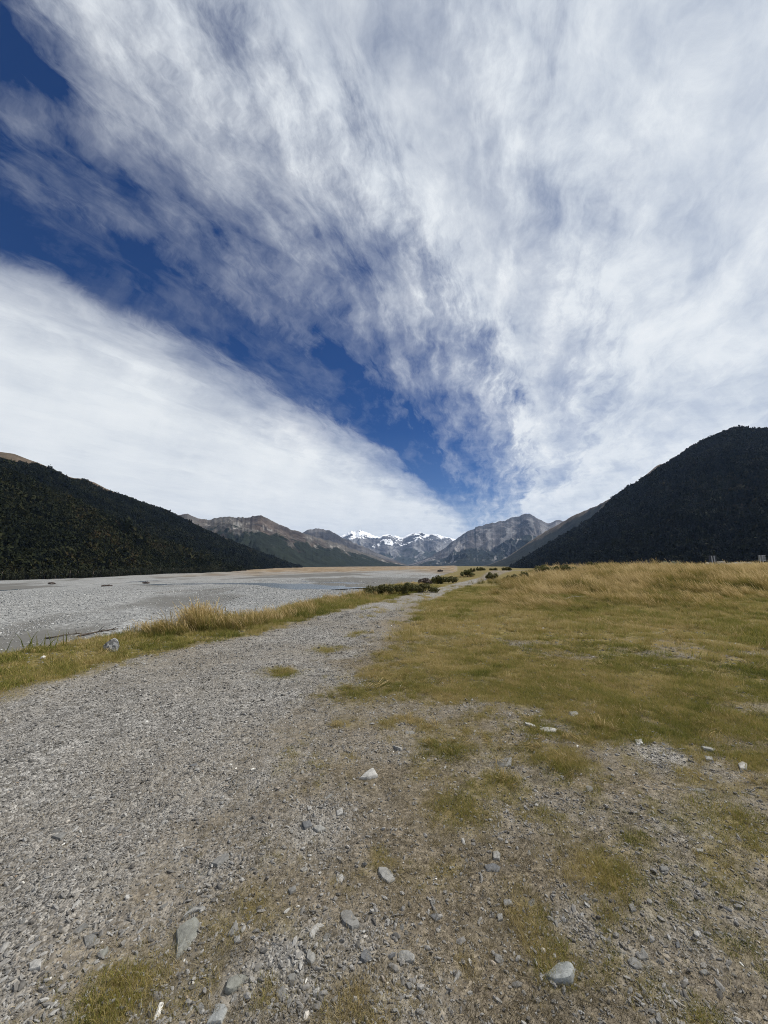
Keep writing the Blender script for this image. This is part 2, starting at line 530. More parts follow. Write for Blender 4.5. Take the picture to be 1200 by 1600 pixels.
# ------------------------------------------------------------------ river water
def build_water():
    m, t, b = new_mat('river_water', 0.18, 0.5)
    b.inputs['Base Color'].default_value = (0.05, 0.075, 0.10, 1)
    geo = t.add('ShaderNodeNewGeometry')
    bp = t.add('ShaderNodeBump', ins={'Strength': 0.5, 'Distance': 0.06, 'Height': t.noise(geo.outputs['Position'], 1.6, 4, 0.6)})
    t.l.new(bp.outputs[0], b.inputs['Normal'])
    for P, hw in CH:  # the last strip stands in for a bank shadow
        # resample the centre line
        seg = np.r_[0, np.cumsum(np.hypot(*np.diff(P, axis=0).T))]
        s = np.linspace(0, seg[-1], 60)
        c = np.stack([np.interp(s, seg, P[:, 0]), np.interp(s, seg, P[:, 1])], 1)
        tg = np.gradient(c, axis=0)
        tg /= np.hypot(tg[:, 0], tg[:, 1])[:, None]
        nrm = np.stack([-tg[:, 1], tg[:, 0]], 1)
        zc = bed_base(c[:, 0], c[:, 1]) - 0.26
        V, F = [], []
        offs = np.linspace(-1.3, 1.3, 9)
        for i in range(60):
            for o in offs:
                q = c[i] + nrm[i] * hw * o
                V.append((q[0], q[1], zc[i]))
        for i in range(59):
            for j in range(8):
                a = i * 9 + j
                F.append((a, a + 1, a + 10, a + 9))
        tag(link('river_water', mesh_np('river_water', V, F, m)), kind='structure')


build_water()


# ------------------------------------------------------------------ hills and mountains
def hill_material(name, bump=0.6, scale=0.02, var=0.5):
    m, t, b = new_mat(name, 1.0, 0.05)
    geo = t.add('ShaderNodeNewGeometry')
    P = geo.outputs['Position']
    c = t.add('ShaderNodeAttribute', attribute_name='Col').outputs['Color']
    n = t.noise(P, scale, 8, 0.7)
    f = t.ramp(n, [(0.3, 1.0 - var), (0.7, 1.0 + var)])
    c = t.mix(1.0, c, f, 'MULTIPLY')
    t.l.new(c, b.inputs['Base Color'])
    bp = t.add('ShaderNodeBump', ins={'Strength': bump, 'Distance': 0.25 / scale, 'Height': t.noise(P, scale * 1.3, 9, 0.7)})
    t.l.new(bp.outputs[0], b.inputs['Normal'])
    return m


class Hill:
    """A mountain: ridge line (azimuth, elevation from the photograph) at a real distance, foot line, gullied face and back slope."""
    def __init__(self, name, sky, ridge, foot, na, nt, mat, colour, gully=(0.1, 200.0), rough=0.05, jag=0.0, z0=-8.0, prof=0.25, seed=0):
        pa = [az_el(*p) for p in sky]
        a = np.array([p[0] for p in pa]); e = np.array([p[1] for p in pa])
        self.a0, self.a1 = a[0], a[-1]
        az = np.linspace(a[0], a[-1], na)
        el = np.interp(az, a, e)
        if jag:
            wob = (ridged(np.degrees(az) * 1.6, az * 0, seed + 5, 5, 0.55) - 0.55) * jag
            el = el + wob * np.clip(el / 0.05, 0, 1)
        rd = np.interp(np.degrees(az), [p[0] for p in ridge], [p[1] for p in ridge])
        ft = np.interp(np.degrees(az), [p[0] for p in foot], [p[1] for p in foot])
        H = np.maximum(EYE + rd * np.tan(el), z0 + 1)
        tt = np.concatenate([np.linspace(0, 1, nt), 1 + np.linspace(0.03, 0.7, max(6, nt // 6))])
        A, T = np.meshgrid(az, tt)
        RD, FT, HH = np.broadcast_to(rd, A.shape), np.broadcast_to(ft, A.shape), np.broadcast_to(H, A.shape)
        Q = FT + (RD - FT) * T
        tc = np.clip(T, 0, 1)
        prof_z = (1 - prof) * tc + prof * tc * tc
        Z = z0 + (HH - z0) * prof_z
        back = np.clip(T - 1, 0, None)
        Z = Z - (HH - z0) * back * 1.1
        S = A * rd.mean()
        env = np.sin(np.pi * np.clip(T, 0, 1)) ** 0.8
        ga, gl = gully
        warp = (fbm(S / gl * 0.7, Q / gl * 0.7, seed + 1, 3) - 0.5) * 1.6
        G = ridged(S / gl + warp, Q / gl * 0.28, seed + 2, 4, 0.5)
        N = fbm(S / gl * 1.3, Q / gl * 1.3, seed + 3, 6, 0.55) - 0.5
        rel = (HH - z0)
        dz = rel * env * (ga * (G - 0.6) + rough * N * 2)
        Z = Z + dz
        # no point of the face rises above the ridge as seen from here
        lim = EYE + Q * np.tan(np.broadcast_to(el, A.shape)) - 0.004 * Q * (1 - tc)
        Z = np.where(T < 1, np.minimum(Z, np.maximum(lim, z0 + (HH - z0) * prof_z * 0.9)), Z)
        X, Y = Q * np.sin(A), Q * np.cos(A)
        self.grid = (X, Y, Z)
        V = np.stack([X.ravel(), Y.ravel(), Z.ravel()], 1)
        n_t = len(tt)
        i = (np.arange(n_t - 1)[:, None] * na + np.arange(na - 1)[None, :]).ravel()
        F = np.stack([i, i + na, i + 1 + na, i + 1], 1)[:, ::-1]
        me = mesh_np(name, V, F, mat, True)
        rgb = colour(dict(A=A, T=T, S=S, Q=Q, Z=Z, G=G, N=N, gl=gl, seed=seed, H=HH))
        cattr(me, 'Col', rgb.reshape(-1, 3))
        self.obj = tag(link(name, me), kind='structure')
        self.na, self.n_t, self.T = na, n_t, T

    def scatter(self, n, keep, tmax=1.03):
        """random points on the near face, area weighted"""
        X, Y, Z = self.grid
        rows = int(np.sum(self.T[:, 0] <= tmax)) - 1
        X, Y, Z = X[:rows + 1], Y[:rows + 1], Z[:rows + 1]
        P = np.stack([X, Y, Z], -1)
        d1, d2 = P[1:, :-1] - P[:-1, :-1], P[:-1, 1:] - P[:-1, :-1]
        area = np.linalg.norm(np.cross(d1, d2), axis=-1)
        p = (area / area.sum()).ravel()
        k = rng.choice(len(p), n, p=p)
        iy, ix = np.divmod(k, area.shape[1])
        u, v = rng.random(n)[:, None], rng.random(n)[:, None]
        q = P[iy, ix] + d1[iy, ix] * u + d2[iy, ix] * v
        T = self.T[iy, 0]
        m = keep(q, T)
        return q[m], T[m]


def lerp3(a, b, f):
    return np.asarray(a)[None, None, :] * (1 - f[..., None]) + np.asarray(b)[None, None, :] * f[..., None]


def blend(c, b, f):
    return c * (1 - f[..., None]) + np.asarray(b)[None, None, :] * f[..., None]


FOREST = (0.009, 0.011, 0.006)


def col_forest(top, lo, hi, olive=0.3):
    def f(g):
        n = fbm(g['S'] / 40, g['Q'] / 40, g['seed'] + 9, 4)
        c = lerp3(FOREST, (0.05, 0.045, 0.018), sstep(0.55, 0.75, n) * olive)
        k = sstep(lo, hi, g['T'] + (fbm(g['S'] / 60, g['Q'] / 60, g['seed'] + 4, 5) - 0.5) * 0.25)
        return blend(c, top, k)
    return f


def col_brown(g):
    n = fbm(g['S'] / 160, g['Q'] / 160, g['seed'] + 9, 6, 0.6)
    c = lerp3((0.038, 0.031, 0.028), (0.090, 0.072, 0.060), sstep(0.35, 0.65, n))
    c = blend(c, (0.085, 0.078, 0.07), sstep(0.55, 0.7, g['G']))
    sc = 0.8 * sstep(0.61, 0.66, fbm(g['S'] / 38, g['Q'] / 200, g['seed'] + 21, 5, 0.65)) * sstep(0.40, 0.55, g['T']) * sstep(0.95, 0.75, g['T'])
    c = blend(c, (0.22, 0.21, 0.195), sc)
    aw = np.degrees(g['A'])
    line = 0.60 + 0.10 * sstep(-16, -5, aw)
    fo = sstep(0.06, -0.06, g['T'] - line + (fbm(g['S'] / 110, g['Q'] / 110, g['seed'] + 31, 6, 0.7) - 0.5) * 0.95)
    return blend(c, (0.015, 0.019, 0.013), fo)


def col_grey(g):
    n = fbm(g['S'] / 200, g['Q'] / 200, g['seed'] + 9, 6, 0.6)
    c = lerp3((0.042, 0.040, 0.041), (0.105, 0.099, 0.095), sstep(0.35, 0.65, n))
    fo = sstep(0.08, -0.08, g['T'] - 0.5 + (n - 0.5) * 0.7)
    return blend(c, (0.03, 0.034, 0.024), fo)


def col_scree(g):
    gl, s = g['gl'], g['seed']
    n = fbm(g['S'] / 220, g['Q'] / 220, s + 9, 6, 0.62)
    c = lerp3((0.034, 0.033, 0.036), (0.100, 0.092, 0.091), sstep(0.32, 0.66, n))
    streak = fbm(g['S'] / 52 + (fbm(g['S'] / 300, g['Q'] / 300, s + 3, 3) - .5) * 6, g['Q'] / 700, s + 41, 5, 0.65)
    k = sstep(0.52, 0.62, streak) * sstep(1.0, 0.8, g['T'])
    c = blend(c, (0.20, 0.192, 0.185), k * 0.8)
    c = blend(c, (0.05, 0.045, 0.043), sstep(0.46, 0.36, streak) * 0.75)
    line = 0.50 + 0.10 * (fbm(g['S'] / 400, g['S'] * 0, s + 51, 3) - 0.5)
    fo = sstep(0.07, -0.07, g['T'] - line + (n - 0.5) * 0.5)
    keep = sstep(0.60, 0.645, streak) * sstep(0.06, 0.2, g['T'])
    return blend(c, (0.015, 0.019, 0.015), fo * (1 - keep))


def col_snow(g):
    gl, s = g['gl'], g['seed']
    n = fbm(g['S'] / 260, g['Q'] / 260, s + 9, 6, 0.62)
    c = lerp3((0.042, 0.042, 0.046), (0.105, 0.102, 0.103), sstep(0.35, 0.65, n))
    streak = fbm(g['S'] / 110 + n * 3, g['Q'] / 1300, s + 41, 5, 0.6)
    c = blend(c, (0.26, 0.255, 0.25), sstep(0.54, 0.64, streak) * 0.7 * sstep(0.9, 0.6, g['T']))
    fo = sstep(0.08, -0.08, g['T'] - 0.4 + (n - 0.5) * 0.5) * (1 - sstep(0.58, 0.64, streak))
    c = blend(c, (0.03, 0.036, 0.03), fo)
    sn = sstep(0.52, 0.56, fbm(g['S'] / 210, g['Q'] / 260, s + 61, 6, 0.68) + 0.9 * (g['T'] - 0.84))
    return blend(c, (0.88, 0.89, 0.90), sn * sstep(0.60, 0.70, g['T']))


MAT_FAR = hill_material('far_rock', 0.9, 0.006, 0.45)
MAT_MID = hill_material('brown_slope', 0.8, 0.012, 0.45)
MAT_NEAR = hill_material('forest_floor', 0.5, 0.05, 0.4)


def build_hills():
    H = {}
    H['snow'] = Hill('snow_mountains', [(470, 872), (500, 855), (525, 842), (540, 834), (549, 829), (556, 830), (565, 828), (572, 831), (578, 833), (585, 838), (592, 839), (605, 834), (613, 836), (622, 839), (630, 839), (641, 834), (650, 834), (656, 831), (663, 834), (672, 835), (680, 834), (690, 838), (700, 839), (712, 843), (745, 852), (780, 862), (830, 872)],
                     [(-40, 9000), (40, 9000)], [(-40, 6200), (40, 6200)], 420, 90, MAT_FAR, col_snow, (0.30, 700.0), 0.12, 0.006, -2, 0.35, 100)
    H['scree'] = Hill('scree_mountain', [(600, 886), (640, 882), (672, 870), (690, 860), (705, 848), (720, 838), (733, 829), (748, 822), (765, 818), (780, 815), (792, 813), (800, 809), (812, 807), (819, 804), (826, 803), (833, 806), (842, 812), (851, 816), (860, 818), (868, 813), (874, 812), (882, 815), (900, 822), (940, 840), (980, 850)],
                      [(-40, 5600), (40, 5600)], [(-2, 4800), (6, 3700), (12, 3300), (40, 3300)], 520, 150, MAT_FAR, col_scree, (0.34, 420.0), 0.09, 0.006, -2, 0.30, 200)
    H['grey'] = Hill('grey_mountain', [(400, 862), (440, 850), (462, 838), (475, 831), (485, 827), (495, 826), (505, 827), (520, 831), (538, 841), (560, 851), (590, 864), (615, 874), (640, 884)],
                     [(-40, 4600), (40, 4600)], [(-40, 3200), (40, 3600)], 220, 70, MAT_FAR, col_grey, (0.2, 380.0), 0.07, 0.006, -2, 0.3, 300)
    H['brown'] = Hill('brown_mountain', [(200, 800), (250, 806), (275, 806), (286, 803), (293, 803), (303, 807), (312, 811), (325, 812), (340, 809), (352, 807), (362, 808), (375, 809), (388, 808), (400, 806), (408, 806), (416, 810), (428, 816), (440, 821), (455, 827), (475, 834), (500, 841), (525, 848), (550, 857), (580, 867), (605, 875), (635, 883)],
                      [(-40, 2500), (-12, 2700), (4, 3300)], [(-40, 1100), (-14, 1500), (4, 3000)], 420, 130, MAT_MID, col_brown, (0.26, 230.0), 0.10, 0.006, -6, 0.2, 400)
    H['right_far'] = Hill('bush_spur', [(740, 887), (765, 882), (790, 872), (805, 862), (822, 850), (840, 838), (856, 828), (872, 820), (888, 810), (902, 803), (920, 795), (933, 790), (944, 784), (965, 773), (1000, 752), (1060, 715), (1130, 690), (1250, 680)],
                          [(0, 3300), (18, 2900), (30, 2300), (50, 2200)], [(0, 3200), (18, 1900), (50, 1300)], 300, 100, MAT_MID, col_forest((0.14, 0.11, 0.075), 0.86, 0.99), (0.14, 200.0), 0.05, 0.003, -6, 0.1, 500)
    H['left_far'] = Hill('forest_ridge', [(-330, 640), (-200, 660), (-90, 682), (0, 706), (22, 709), (45, 718), (62, 724), (90, 736), (108, 745), (116, 747), (130, 748), (148, 754), (165, 763), (180, 769), (205, 778), (230, 787), (255, 795), (280, 806), (305, 819), (330, 831), (355, 842), (380, 852), (405, 862), (430, 871), (450, 879), (472, 886)],
                         [(-60, 800), (-45, 900), (-25, 1150), (-12, 1500)], [(-60, 330), (-45, 420), (-30, 560), (-20, 720), (-12, 1480)], 420, 110, MAT_NEAR, col_forest((0.095, 0.074, 0.054), 0.86, 0.95), (0.22, 120.0), 0.06, 0.0, -9, 0.05, 600)
    H['left'] = Hill('forest_hill', [(-400, 668), (-250, 684), (-120, 700), (-50, 714), (0, 728), (20, 736), (40, 745), (80, 763), (110, 778), (133, 789), (160, 803), (187, 816), (215, 829), (240, 839), (270, 851), (300, 862), (330, 873), (355, 883), (380, 893)],
                     [(-66, 430), (-45, 520), (-30, 600), (-19, 700)], [(-66, 215), (-45, 306), (-35, 372), (-25, 480), (-19, 680)], 420, 110, MAT_NEAR, col_forest((0.12, 0.075, 0.03), 1.3, 1.4, 0.8), (0.20, 80.0), 0.07, 0.0, -9, 0.0, 700)
    H['right_lump'] = Hill('far_knoll', [(990, 762), (1005, 746), (1015, 737), (1022, 731), (1030, 726), (1037, 724), (1045, 728), (1060, 740), (1090, 760)],
                           [(20, 1900), (50, 1900)], [(20, 1500), (50, 1500)], 80, 30, MAT_MID, col_forest((0.14, 0.11, 0.08), 0.7, 0.95), (0.1, 120.0), 0.05, 0.002, -6, 0.1, 800)
    H['right'] = Hill('forest_mountain', [(798, 886), (806, 883), (814, 878), (830, 868), (845, 858), (860, 849), (880, 838), (900, 826), (915, 817), (930, 806), (942, 795), (952, 784), (960, 776), (980, 763), (1000, 751), (1020, 738), (1040, 724), (1060, 711), (1080, 698), (1100, 687), (1120, 677), (1140, 670), (1150, 667), (1160, 667), (1175, 669), (1200, 671), (1260, 668), (1340, 655), (1450, 660), (1600, 690)],
                      [(17, 1350), (24, 1200), (35, 1050), (45, 1000), (62, 900)], [(17, 1300), (20, 900), (27, 620), (35, 520), (45, 460), (62, 400)], 480, 140, MAT_NEAR, col_forest((0.05, 0.05, 0.03), 1.3, 1.4, 0.15), (0.20, 150.0), 0.06, 0.0, -8, 0.05, 900)
    return H


HILLS = build_hills()


# ------------------------------------------------------------------ instancing of uncountable stuff (geometry nodes)
def stuff(name, pts, rot, scl, idx, tint, protos, label=None, kind='stuff'):
    """one object: prototype meshes placed on points"""
    n = len(pts)
    me = bpy.data.meshes.new(name)
    me.vertices.add(n)
    me.vertices.foreach_set('co', np.asarray(pts, np.float32).ravel())
    for an, ty, arr in (('rot', 'FLOAT_VECTOR', rot), ('scl', 'FLOAT_VECTOR', scl)):
        a = me.attributes.new(an, ty, 'POINT')
        a.data.foreach_set('vector', np.asarray(arr, np.float32).ravel())
    a = me.attributes.new('idx', 'INT', 'POINT')
    a.data.foreach_set('value', np.asarray(idx, np.int32))
    fattr(me, 'tint', tint)
    o = link(name, me)
    ng = bpy.data.node_groups.new(name + '_scatter', 'GeometryNodeTree')
    ng.interface.new_socket('Geometry', in_out='INPUT', socket_type='NodeSocketGeometry')
    ng.interface.new_socket('Geometry', in_out='OUTPUT', socket_type='NodeSocketGeometry')
    N, L = ng.nodes, ng.links
    gi, go = N.new('NodeGroupInput'), N.new('NodeGroupOutput')
    iop = N.new('GeometryNodeInstanceOnPoints')
    jn = N.new('GeometryNodeJoinGeometry')
    for p in protos:
        oi = N.new('GeometryNodeObjectInfo')
        oi.inputs['Object'].default_value = p
        oi.inputs['As Instance'].default_value = False
        g2 = N.new('GeometryNodeGeometryToInstance')
        L.new(oi.outputs['Geometry'], g2.inputs[0])
        L.new(g2.outputs[0], jn.inputs[0])

    def na(nm, ty):
        q = N.new('GeometryNodeInputNamedAttribute')
        q.data_type = ty
        q.inputs['Name'].default_value = nm
        return q.outputs['Attribute']
    e2r = N.new('FunctionNodeEulerToRotation')
    L.new(na('rot', 'FLOAT_VECTOR'), e2r.inputs[0])
    L.new(gi.outputs[0], iop.inputs['Points'])
    L.new(jn.outputs[0], iop.inputs['Instance'])
    iop.inputs['Pick Instance'].default_value = True
    L.new(na('idx', 'INT'), iop.inputs['Instance Index'])
    L.new(e2r.outputs[0], iop.inputs['Rotation'])
    L.new(na('scl', 'FLOAT_VECTOR'), iop.inputs['Scale'])
    L.new(iop.outputs[0], go.inputs[0])
    md = o.modifiers.new('scatter', 'NODES')
    md.node_group = ng
    return tag(o, label, None, None, kind)


def proto(name, me):
    return bpy.data.objects.new(name, me)           # never linked to the scene: only a source mesh


def tint_material(name, stops, rough=0.9, spec=0.15, bump=None, mul=None, trans=0.0, vcol=False):
    m, t, b = new_mat(name, rough, spec)
    ti = t.add('ShaderNodeAttribute', attribute_type='INSTANCER', attribute_name='tint').outputs['Fac']
    if vcol:
        vc = t.add('ShaderNodeAttribute', attribute_name='shade').outputs['Fac']
        ti = t.m('ADD', ti, vc, clamp=True)
    c = t.ramp(ti, stops)
    tc = t.add('ShaderNodeTexCoord')
    if mul:
        f = t.ramp(t.noise(tc.outputs['Object'], mul[0], 5, 0.65), [(0.3, 1 - mul[1]), (0.7, 1 + mul[1])])
        c = t.mix(1.0, c, f, 'MULTIPLY')
    t.l.new(c, b.inputs['Base Color'])
    if bump:
        bp = t.add('ShaderNodeBump', ins={'Strength': bump[1], 'Distance': bump[2], 'Height': t.noise(tc.outputs['Object'], bump[0], 5, 0.6)})
        t.l.new(bp.outputs[0], b.inputs['Normal'])
    if trans:
        tr = t.add('ShaderNodeBsdfTranslucent')
        t.l.new(c, tr.inputs[0])
        mx = t.add('ShaderNodeMixShader', ins={0: trans, 1: b.outputs[0], 2: tr.outputs[0]})
        t.l.new(mx.outputs[0], t.n['Material Output'].inputs[0])
    return m


# ---- stones
def rock_bm(seed, sub=2, cuts=7, flat=0.5, ang=0.75):
    """angular water-worn stone: sphere cut by random planes"""
    rd = random.Random(seed)
    bm = bmesh.new()
    bmesh.ops.create_icosphere(bm, subdivisions=sub, radius=1.0)
    planes = []
    for _ in range(cuts):
        n = Vector((rd.gauss(0, 1), rd.gauss(0, 1), rd.gauss(0, 0.8))).normalized()
        planes.append((n, rd.uniform(0.45, 0.85)))
    off = Vector((rd.uniform(-50, 50), rd.uniform(-50, 50), 0))
    sx, sy = rd.uniform(0.85, 1.3), rd.uniform(0.6, 0.95)
    for v in bm.verts:
        p = v.co.copy()
        for n, d in planes:
            k = p.dot(n) - d
            if k > 0:
                p -= n * k * ang
        p *= 1 + 0.10 * mnoise.noise(p * 2.2 + off)
        v.co = Vector((p.x * sx, p.y * sy, p.z * flat))
    return bm


def bm_mesh(name, bm, mat, smooth=False):
    me = bpy.data.meshes.new(name)
    bm.to_mesh(me)
    bm.free()
    if mat:
        me.materials.append(mat)
    if smooth:
        me.polygons.foreach_set('use_smooth', np.ones(len(me.polygons), bool))
    return me


STONE_STOPS = [(0.0, (0.055, 0.051, 0.046)), (0.3, (0.125, 0.118, 0.107)), (0.6, (0.215, 0.206, 0.19)), (0.82, (0.31, 0.302, 0.282)), (0.91, (0.22, 0.16, 0.105)), (1.0, (0.55, 0.535, 0.49))]
MAT_PEB = tint_material('pebble', STONE_STOPS, 0.85, 0.2, mul=(1.5, 0.25))
MAT_RIVER = tint_material('river_stone', [(0.0, (0.12, 0.12, 0.117)), (0.4, (0.20, 0.201, 0.195)), (0.8, (0.285, 0.285, 0.275)), (1.0, (0.40, 0.40, 0.385))], 0.85, 0.2, mul=(1.5, 0.25))
PEB = [proto('pebble_source', bm_mesh('pebble', rock_bm(i, 1, 5, 0.55), MAT_PEB)) for i in range(7)]
RIV = [proto('river_stone_source', bm_mesh('river_stone', rock_bm(50 + i, 1, 4, 0.6), MAT_RIVER, True)) for i in range(5)]


def fan(n, r0, r1, a0, a1, power=0.0):
    """random ground points in a fan, density falling as r**-power"""
    u = rng.random(n)
    k = 2.0 - power
    if abs(k) < 1e-6:
        r = r0 * (r1 / r0) ** u
    else:
        r = (r0 ** k + u * (r1 ** k - r0 ** k)) ** (1 / k)
    a = np.radians(a0 + (a1 - a0) * rng.random(n))
    return r * np.sin(a), r * np.cos(a), r


def put(x, y, dz=0.0):
    return np.stack([x, y, height(x, y) + dz], 1)


def yaw_tilt(n, tilt=0.3):
    return np.stack([rng.normal(0, tilt, n), rng.normal(0, tilt, n), rng.uniform(0, 2 * np.pi, n)], 1)


def build_gravel():
    x, y, r = fan(520000, 0.9, 14, -56, 56, 1.35)
    g, gv, bd, tn, pa = covers(x, y)
    clump = sstep(0.42, 0.62, fbm(x * 3.5, y * 3.5, 141, 4, 0.6))
    p = np.clip(gv * (0.35 + 0.75 * clump) + 0.20, 0, 1) * (bd < 0.3)
    k = rng.random(len(x)) < p * np.where(r < 6, 0.85, 0.6)
    x, y, r = x[k], y[k], r[k]
    n = len(x)
    s = np.clip(rng.lognormal(math.log(0.0048), 0.52, n), 0.0026, 0.021) * (1 + sstep(2.5, 12, r) * 0.9)
    sc = s[:, None] * np.stack([rng.uniform(0.8, 1.5, n), rng.uniform(0.7, 1.1, n), rng.uniform(0.6, 1.1, n)], 1)
    t = np.clip(rng.beta(2.2, 2.0, n) * 0.86 + (rng.random(n) < 0.03) * 0.3 + (rng.random(n) < 0.02) * 0.2, 0, 1)
    stuff('gravel', put(x, y, 0.0) + np.stack([0 * s, 0 * s, s * 0.15], 1), yaw_tilt(n, 0.35), sc, rng.integers(0, 7, n), t, PEB,
          'grey angular gravel strewn over the path and bare ground')
    print('gravel', n)
    # river stones on the near bed and the bank
    x, y, r = fan(230000, 7, 190, -60, 10, 1.45)
    d = bank_x(y) - x
    g, gv, bd, tn, pa = covers(x, y)
    rough = sstep(0.36, 0.58, 0.5 * fbm(x / 9, y / 14, 151, 4, 0.6) + 0.5 * bar_noise(x, y))
    k = (bd > 0.4) & (rng.random(len(x)) < (0.12 + 0.88 * rough) * (1 - sstep(70, 190, r)))
    for P, hw in CH:
        k &= seg_dist(P, x, y) > hw * 0.8
    x, y, r = x[k], y[k], r[k]
    n = len(x)
    s = np.clip(rng.lognormal(math.log(0.036), 0.45, n), 0.015, 0.16) * (1 + sstep(15, 80, r) * 0.8)
    sc = s[:, None] * np.stack([rng.uniform(0.8, 1.4, n), rng.uniform(0.8, 1.2, n), rng.uniform(0.6, 1.0, n)], 1)
    stuff('river_gravel', put(x, y, 0.0) + np.stack([0 * s, 0 * s, s * 0.1], 1), yaw_tilt(n, 0.3), sc, rng.integers(0, 5, n), np.clip(rng.beta(2.5, 2, n), 0, 1), RIV,
          'pale grey river stones spread over the wide river bed')
    print('river stones', n)


build_gravel()


# ---- grass
def tuft(seed, blades, rad, hgt, width, lean=(0, 0), spread=0.5, seg=2, seed_head=0.0, curl=0.5, vary=0.22, grad=0.12):
    """a tuft of bent tapering blades; 'shade' varies the colour from blade to blade"""
    rd = random.Random(seed)
    V, F, S = [], [], []
    for _ in range(blades):
        a = rd.uniform(0, 2 * math.pi)
        q = rad * math.sqrt(rd.random())
        bx, by = q * math.cos(a), q * math.sin(a)
        h = hgt * rd.uniform(0.55, 1.1)
        da = rd.uniform(0, 2 * math.pi)
        dx, dy = math.cos(da) * spread * rd.random() + lean[0], math.sin(da) * spread * rd.random() + lean[1]
        fa = rd.uniform(0, math.pi)
        wx, wy = math.cos(fa) * width * 0.5, math.sin(fa) * width * 0.5
        sh = rd.uniform(-vary, vary)
        head = rd.random() < seed_head
        base = len(V)
        for i in range(seg + 1):
            f = i / seg
            b = f ** (1 + curl)
            cx, cy, cz = bx + dx * h * b, by + dy * h * b, h * f * (1 - 0.25 * f * min(1.0, math.hypot(dx, dy)))
            w = (1 - f * 0.9)
            if head and f > 0.6:
                w = 1.9
            V += [(cx - wx * w, cy - wy * w, cz), (cx + wx * w, cy + wy * w, cz)]
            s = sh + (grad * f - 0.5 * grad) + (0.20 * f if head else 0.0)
            S += [s, s]
            if i:
                j = base + 2 * (i - 1)
                F.append((j, j + 1, j + 3, j + 2))
    return V, F, S


def tuft_proto(name, mat, *a, **k):
    V, F, S = tuft(*a, **k)
    me = mesh_np(name, V, F, mat)
    fattr(me, 'shade', S)
    return proto(name + '_source', me)


GRASS_STOPS = [(0.0, (0.040, 0.054, 0.009)), (0.25, (0.135, 0.146, 0.026)), (0.5, (0.235, 0.216, 0.055)), (0.75, (0.33, 0.255, 0.085)), (1.0, (0.48, 0.38, 0.19))]
THATCH_STOPS = [(0.0, (0.036, 0.029, 0.018)), (0.35, (0.130, 0.106, 0.064)), (0.7, (0.275, 0.228, 0.142)), (1.0, (0.48, 0.405, 0.29))]
MAT_GRASS = tint_material('grass_blades', GRASS_STOPS, 0.7, 0.2, trans=0.38, vcol=True)
MAT_THATCH = tint_material('dead_grass', THATCH_STOPS, 0.85, 0.1, trans=0.15, vcol=True)
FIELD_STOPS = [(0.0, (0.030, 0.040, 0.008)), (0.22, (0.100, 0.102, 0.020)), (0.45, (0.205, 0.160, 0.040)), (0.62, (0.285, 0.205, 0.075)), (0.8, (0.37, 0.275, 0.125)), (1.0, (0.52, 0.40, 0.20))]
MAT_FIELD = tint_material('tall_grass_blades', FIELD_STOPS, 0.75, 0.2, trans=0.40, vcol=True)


def turf_tint(x, y):
    return 0.61 + 1.05 * (fbm(x * 0.5, y * 0.5, 181, 5, 0.65) - 0.5) + 0.9 * (fbm(x * 2.2, y * 2.2, 183, 5, 0.65) - 0.5)


